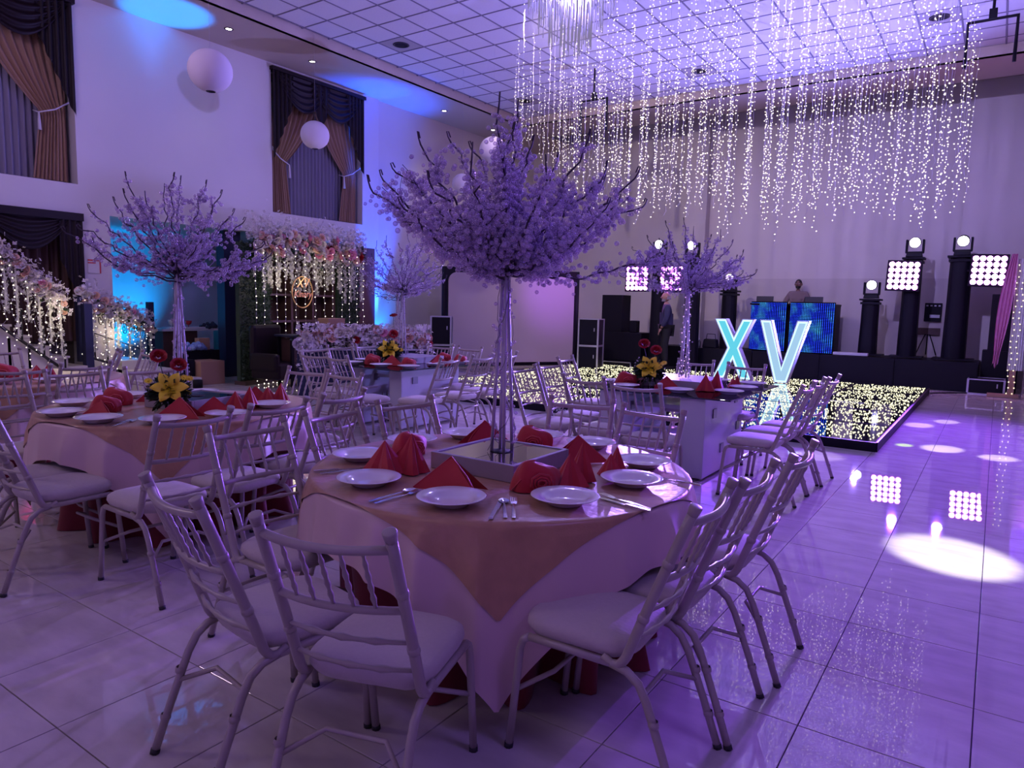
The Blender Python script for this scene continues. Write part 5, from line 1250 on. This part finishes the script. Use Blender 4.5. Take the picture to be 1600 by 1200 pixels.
box_thing('tray', (-13.4, 7.45, .94), (-13.1, 8.2, .97), 'white_plastic', 'white tray under the dessert cups on the alcove desk', 'tray')
m = MB()
for i in range(26): m.ball((rnd.gauss(0, .05), rnd.gauss(0, .09), abs(rnd.gauss(.0, .03))+.02), .035, 1)
m.build('crumpled_plastic', M['bluecloth'], None, True, label='crumpled blue plastic on the alcove desk', cat='plastic bag', loc=(-13.1, 8.35, .94))
box_thing('cardboard_box', (-12.05, 7.15, 0), (-11.6, 7.62, .42), 'card', 'brown cardboard box on the floor left of the flower arch', 'box')
box_thing('black_crate', (-12.15, 6.95, 0), (-11.75, 7.13, .45), 'black', 'black crate left of the cardboard box', 'crate')
box_thing('printed_carton', (-12.35, 7.50, .58), (-12.2, 7.72, .80), 'card', 'small carton on top of the clutter behind the cardboard box', 'box')
box_thing('storage_bin', (-12.5, 7.2, 0), (-12.1, 7.85, .58), 'black', 'black bin behind the cardboard box', 'bin')
m = MB()
for i in range(40): m.ball((rnd.gauss(0, .07), rnd.gauss(0, .12), abs(rnd.gauss(.03, .03))), .05, 1)
m.build('plastic_bag', mat('blue_bag', (.20, .30, .55), .35), None, True, label='pale blue plastic bag heaped on the black bin', cat='plastic bag', loc=(-12.2, 7.4, .60))

# ------------------------------------------------------------------ staircase with flowered railing
sw = thing('staircase', (-11.6, 4.5, 0), 0, 'pale stone staircase coming down along the left wall', 'staircase')
for i in range(11):
    y1 = 1.15-.245*i; z = .16*(i+1)
    m = MB(); m.b2((-.60, y1-.28, 0), (.16, y1, z-.03)); m.build('riser', M['stone'], sw, False); m = MB(); m.b2((-.62, y1-.29, z-.03), (.18, y1+.02, z)); m.build('tread', M['stone'], sw, False)
for i in range(3):
    m = MB(); m.b2((-1.9, 1.53, .0), (.10-.30*i, 2.6-.30*i, .155*(i+1))); m.build('landing_step', M['stone'], sw, False)
def railing(p0, p1, htop, label, nb, seed, post0=None, post1=None, dens=1.0, scroll=True):
    """p0 upper end, p1 lower end of the bottom bar"""
    r_ = random.Random(seed); P0, P1 = Vector(p0), Vector(p1); t = thing('stair_railing', tuple(P1), 0, label, 'railing'); D0 = P0-P1
    def S(u, h_=0, o_=Vector((0, 0, 0))): return D0*u+Vector((0, 0, h_))+o_
    m = MB(); m.tube([S(0), S(1)], .022, 6); m.build('bottom_bar', M['iron'], t); m = MB(); m.tube([S(0, htop), S(1, htop)], .025, 8); m.build('handrail', M['iron'], t)
    m = MB(); m.tube([S(0, htop*.45), S(1, htop*.45)], .009, 5); m.build('middle_bar', M['iron'], t)
    for i in range(nb+1):
        u = i/nb; m = MB(); m.tube([S(u, 0), S(u, htop*.45)], .013, 6); m.build('baluster', M['iron'], t)
        if scroll and i < nb:
            uc = (i+.5)/nb; c = S(uc, htop*.72); dd = D0.normalized()
            m = MB(); m.tube([c+dd*(.13*math.exp(-a*.16))*math.cos(a)+Vector((0, 0, (.15*math.exp(-a*.16))*math.sin(a))) for a in [k*.45 for k in range(26)]], .007, 5); m.build('scroll', M['iron'], t)
    for q, hp, zb in ((0, post1, 0), (1, post0, 0)):
        if hp: m = MB(); m.box(tuple(S(q, hp/2-.10)), (.10, .10, hp+.0)); m.build('newel_post', M['navy'], t, False)
    L = D0.length
    g = thing('railing_garland', tuple(P1), 0, label.replace('black iron stair railing', 'white and peach flower garland over the railing'), 'flowers')
    for i in range(int(42*L*dens)):
        u = r_.random(); k = rose_at(g, tuple(S(u, htop+r_.uniform(-.16, .12))+Vector((r_.uniform(.02, .14), r_.uniform(-.08, .08), 0))), r_.uniform(.035, .065), r_.choices(['cream', 'white', 'peach', 'pinkrose'], [3, 4, 2.2, .8])[0], (.8, -.4, .3))
    m = MB(); blossoms(m, [tuple(S(r_.random(), htop+r_.gauss(.03, .10))+Vector((r_.uniform(-.04, .14), r_.uniform(-.1, .1), 0))) for _ in range(int(650*L*dens))], .034, r_); m.build('white_blossom_sprays', M['white'], g, False, kind='stuff')
    m = MB()
    for _ in range(int(22*L)): leafy(m, tuple(S(r_.random(), htop-.06)), .10, 9, .08, r_)
    m.build('leaves', M['leaf'], g, False, kind='stuff')
    n = int(L/.17)
    for i in range(n):
        u = (i+.5)/n; ln = r_.uniform(.55, .95)
        if i % 2 == 0 or dens > .9:
            m = MB(); blossoms(m, [tuple(S(u, htop-.08-ln*k/70)+Vector((.08+r_.gauss(0, .022), r_.gauss(0, .022), 0))) for k in range(70)], .026, r_); m.tube([tuple(S(u, htop-.04-ln*k/8)+Vector((.08, 0, 0))) for k in range(9)], .012, 4); m.build('wisteria_strand', M['wist'], g, False)
        light_strand(g, [tuple(S(u+.03, htop-.05-k*.085)+Vector((.10+r_.uniform(-.03, .03), r_.uniform(-.045, .045), 0))) for k in range(int(12+r_.uniform(0, 5)))], .0105, jit=.01)
railing((-11.35, 3.2, 1.80), (-11.40, 4.86, .42), 1.00, 'black iron stair railing, upper flight at the left edge', 6, 1, dens=1.25)
railing((-11.75, 5.25, .62), (-12.95, 7.0, .10), .92, 'black iron stair railing, lower flight in front of the alcove', 6, 2, post0=1.0, post1=1.45, dens=.8)
box_thing('stair_newel', (-11.62, 5.20, 0), (-11.50, 5.32, 1.42), 'navy', 'black square stair post between the two flights', 'post')
t = thing('wall_notice', (XL+.006, 5.72, 2.02), 0, 'small red-framed notice on the left wall above the railing flowers', 'sign')
m = MB(); m.b2((-.004, -.10, -.11), (.006, .10, .11)); m.build('notice_board', M['wall'], t, False)
for a, b_ in (((0, -.10, .085), (.010, .10, .11)), ((0, .08, -.11), (.010, .10, .085)), ((0, -.10, .045), (.009, .02, .065))): m = MB(); m.b2(a, b_); m.build('red_border', M['redframe'], t, False)

# ------------------------------------------------------------------ lanterns, downlights, ceiling fittings
for (x, y, z, d, lb) in ((-8.27, 5.33, 4.34, .52, 'largest white paper lantern, hanging at upper left before the plain wall'), (-10.71, 9.0, 4.59, .52, 'white paper lantern hanging in front of the curtained window'),
                        (-8.29, 11.28, 4.5, .52, 'white paper lantern behind the top of the largest crystal tree'), (-9.51, 11.87, 4.05, .42, 'small white paper lantern behind the left branches of the largest tree')):
    t = thing('paper_lantern', (x, y, z), 0, lb, 'lantern'); m = MB(); prof = []
    for i in range(49):
        a = -PI/2+.22+(PI-.44)*i/48; prof.append(((d/2)*math.cos(a)*(1+(.012 if i % 2 else 0)), (d/2)*math.sin(a)*.97))
    m.lathe(prof, 40); m.build('paper_shade', M['paper'], t)
    m = MB(); m.lathe([(d*.105, -.005), (d*.112, 0), (d*.105, .005)], 20, (0, 0, -d*.47)); m.build('wire_ring', M['iron'], t)
    m = MB(); m.tube([(0, 0, d*.45), (0, 0, ZC-z)], .0015, 3); m.build('hanging_thread', M['wire'], t)
for i, (x, y, z, d) in enumerate(((-11.40, 7.72, ZS, 'nearest'), (-11.47, 9.59, ZS, 'second'), (-11.50, 13.62, ZS, 'third'), (-11.58, 15.74, ZS, 'farthest'), (-9.6, 16.5, ZS, 'back soffit left'), (-7.6, 16.5, ZS, 'back soffit right'))):
    t = thing('downlight', (x, y, z), 0, 'small recessed downlight in the soffit, %s' % (d+' along the left wall' if i < 4 else d+' one, lit'), 'ceiling light')
    m = MB(); m.lathe([(.052, 0), (.075, 0), (.078, -.006), (.055, -.010), (.050, 0)], 20); m.build('trim_ring', M['iron'], t)
    m = MB(); m.lathe([(0, -.004), (.050, -.004)], 16); m.build('lens', M['down'], t)
    lamp('downlight_beam', 'SPOT', (x, y, z-.03), (1, .90, .78), 42 if i >= 2 else 16, (x-(.25 if i < 4 else 0), y+(.0 if i < 4 else .4), 0), angle=75, blend=.8, rad=.03)
for i, (x, y) in enumerate(SPK):
    t = thing('ceiling_speaker', (x, y, ZC), 0, 'round black ceiling speaker, %s' % ('near the left beam', 'left corner above the crystal tree', 'above the light curtain', 'at the far right of the ceiling')[i], 'speaker')
    m = MB(); m.lathe([(.15, .004), (.155, -.006), (.13, -.010), (.12, .004)], 28); m.build('ring', M['iron'], t); m = MB(); m.lathe([(0, -.002), (.05, -.006), (.12, .003)], 24); m.build('cone', M['black'], t)
for (x, y, lb) in ((-7.22, 13.30, 'black pipe bracket hanging from the ceiling behind the light strings'), (-.42, 12.6, 'black pipe bracket hanging at the upper right corner')):
    t = thing('ceiling_bracket', (x, y, ZC), 0, lb, 'bracket')
    m = MB(); m.tube([(0, 0, 0), (0, 0, -.62)], .022, 6); m.build('drop_pipe', M['black'], t); m = MB(); m.tube([(-.30, 0, -1.25), (-.30, 0, -.62), (.30, 0, -.62), (.30, 0, -1.25)], .028, 6); m.build('u_frame', M['black'], t)
    m = MB(); m.box((0, 0, -.55), (.10, .08, .14)); m.build('clamp', M['black'], t, False)
# chandelier: tiers of glass rods
ch = thing('rod_chandelier', (-4.95, 8.4, ZC), 0, 'tiered chandelier of hanging glass rods at the top edge', 'chandelier')
rr = random.Random(9); n = 0
m = MB(); m.lathe([(0, -.02), (.75, -.02), (.78, -.05), (.75, -.08), (0, -.08)], 36); m.build('ceiling_plate', M['steel'], ch)
for r_, z1, z0, nr in ((.70, -.08, -.70, 84), (.56, -.10, -.98, 66), (.42, -.12, -1.22, 50), (.28, -.14, -1.45, 34), (.13, -.16, -1.55, 16)):
    m = MB(); m.tube([(r_*math.cos(a), r_*math.sin(a), z1-.02) for a in [i*2*PI/36 for i in range(37)]], .008, 5, cap=False); m.build('ring', M['steel'], ch)
    for i in range(nr):
        a = 2*PI*i/nr+rr.uniform(-.02, .02); q = MB(); L_ = (z1-z0)*rr.uniform(.86, 1.05); q.tube([(0, 0, 0), (0, 0, -L_)], .007, 5); q.build('glass_rod', M['rod'], ch, True, loc=(r_*math.cos(a), r_*math.sin(a), z1))
for i, (x, y) in enumerate(((-5.75, 8.55), (-4.1, 8.75), (-3.7, 8.6))):
    t = thing('spot_lamp', (x, y, ZC-.02), 0, 'bright round lamp on the ceiling, %s of the chandelier' % ('left', 'just right', 'farther right')[i], 'ceiling light')
    m = MB(); m.lathe([(0, -.05), (.09, -.045), (.12, -.01), (.12, .02)], 20); m.build('lamp_dome', M['down'], t)
# starlight curtain
cur = thing('light_curtain', (-4.4, 12.0, ZC), 0, 'dense curtain of fairy-light strings hanging over the dance floor', 'light curtain')
rnd = random.Random(77); cnt = 0
def hang_to(px):
    T = [(790, 232), (830, 250), (900, 300), (960, 325), (1250, 335), (1570, 312)]
    for (a, b_), (c, d) in zip(T, T[1:]):
        if px <= c: return b_+(d-b_)*(px-a)/(c-a)
    return 312
for row in range(9):
    y = 9.9+row*.56
    xl = -6.95-.42*row; xr = -.55
    nst = 30
    for i in range(nst):
        x = xl+(xr-xl)*(i+rnd.uniform(.2, .8))/nst; yy = y+rnd.uniform(-.2, .2)
        p = project(x, yy, 4.5)
        if p is None or p[0] < 796 or p[0] > 1562: continue
        if p[0] < 930 and rnd.random() < .45: continue
        dep = Vector((x, yy, 0)).dot(fw)
        zb = CAMZ+(476+.0226*(p[0]-800)-hang_to(p[0]))/FPX*dep+rnd.gauss(0, .24)
        stepz = .082; k = int((ZC-zb)/stepz); sx = 0; pts = []
        for q in range(k):
            sx += rnd.uniform(-.004, .004); end = max(0, (q-k+10))/10
            pts.append((x+sx+rnd.uniform(-.02, .02)*(.35+end*2), yy+rnd.uniform(-.008, .008), ZC-q*stepz-.01))
        m = MB(); m.tube([(a-cur.location.x, b_-cur.location.y, c-ZC) for a, b_, c in pts], .0022, 3, 0, False)
        for (a, b_, c) in pts:
            if rnd.random() < .84: m.octa((a-cur.location.x+rnd.uniform(-.02, .02), b_-cur.location.y, c-ZC+rnd.uniform(-.02, .02)), rnd.uniform(.0065, .0115), 1)
        m.build('light_string', [M['wire'], M['bulb']], cur, False); cnt += 1
print('strings', cnt)
# floor uplights
for (x, y, lb) in ((-11.75, 11.95, 'small black uplight at the foot of the blue-lit wall pier'), (-11.3, 6.9, 'small black uplight on the floor left of the cardboard box'), (-14.1, 7.9, 'small black uplight inside the alcove')):
    t = thing('uplight', (x, y, 0), 0, lb, 'stage light')
    m = MB(); m.lathe([(0, 0), (.08, 0), (.08, .14), (.07, .14), (.065, .10), (0, .10)], 18); m.build('can', M['black'], t); m = MB(); m.lathe([(0, .105), (.064, .105)], 16); m.build('lens', glow('blue_lens', (.05, .3, 1), 6), t)
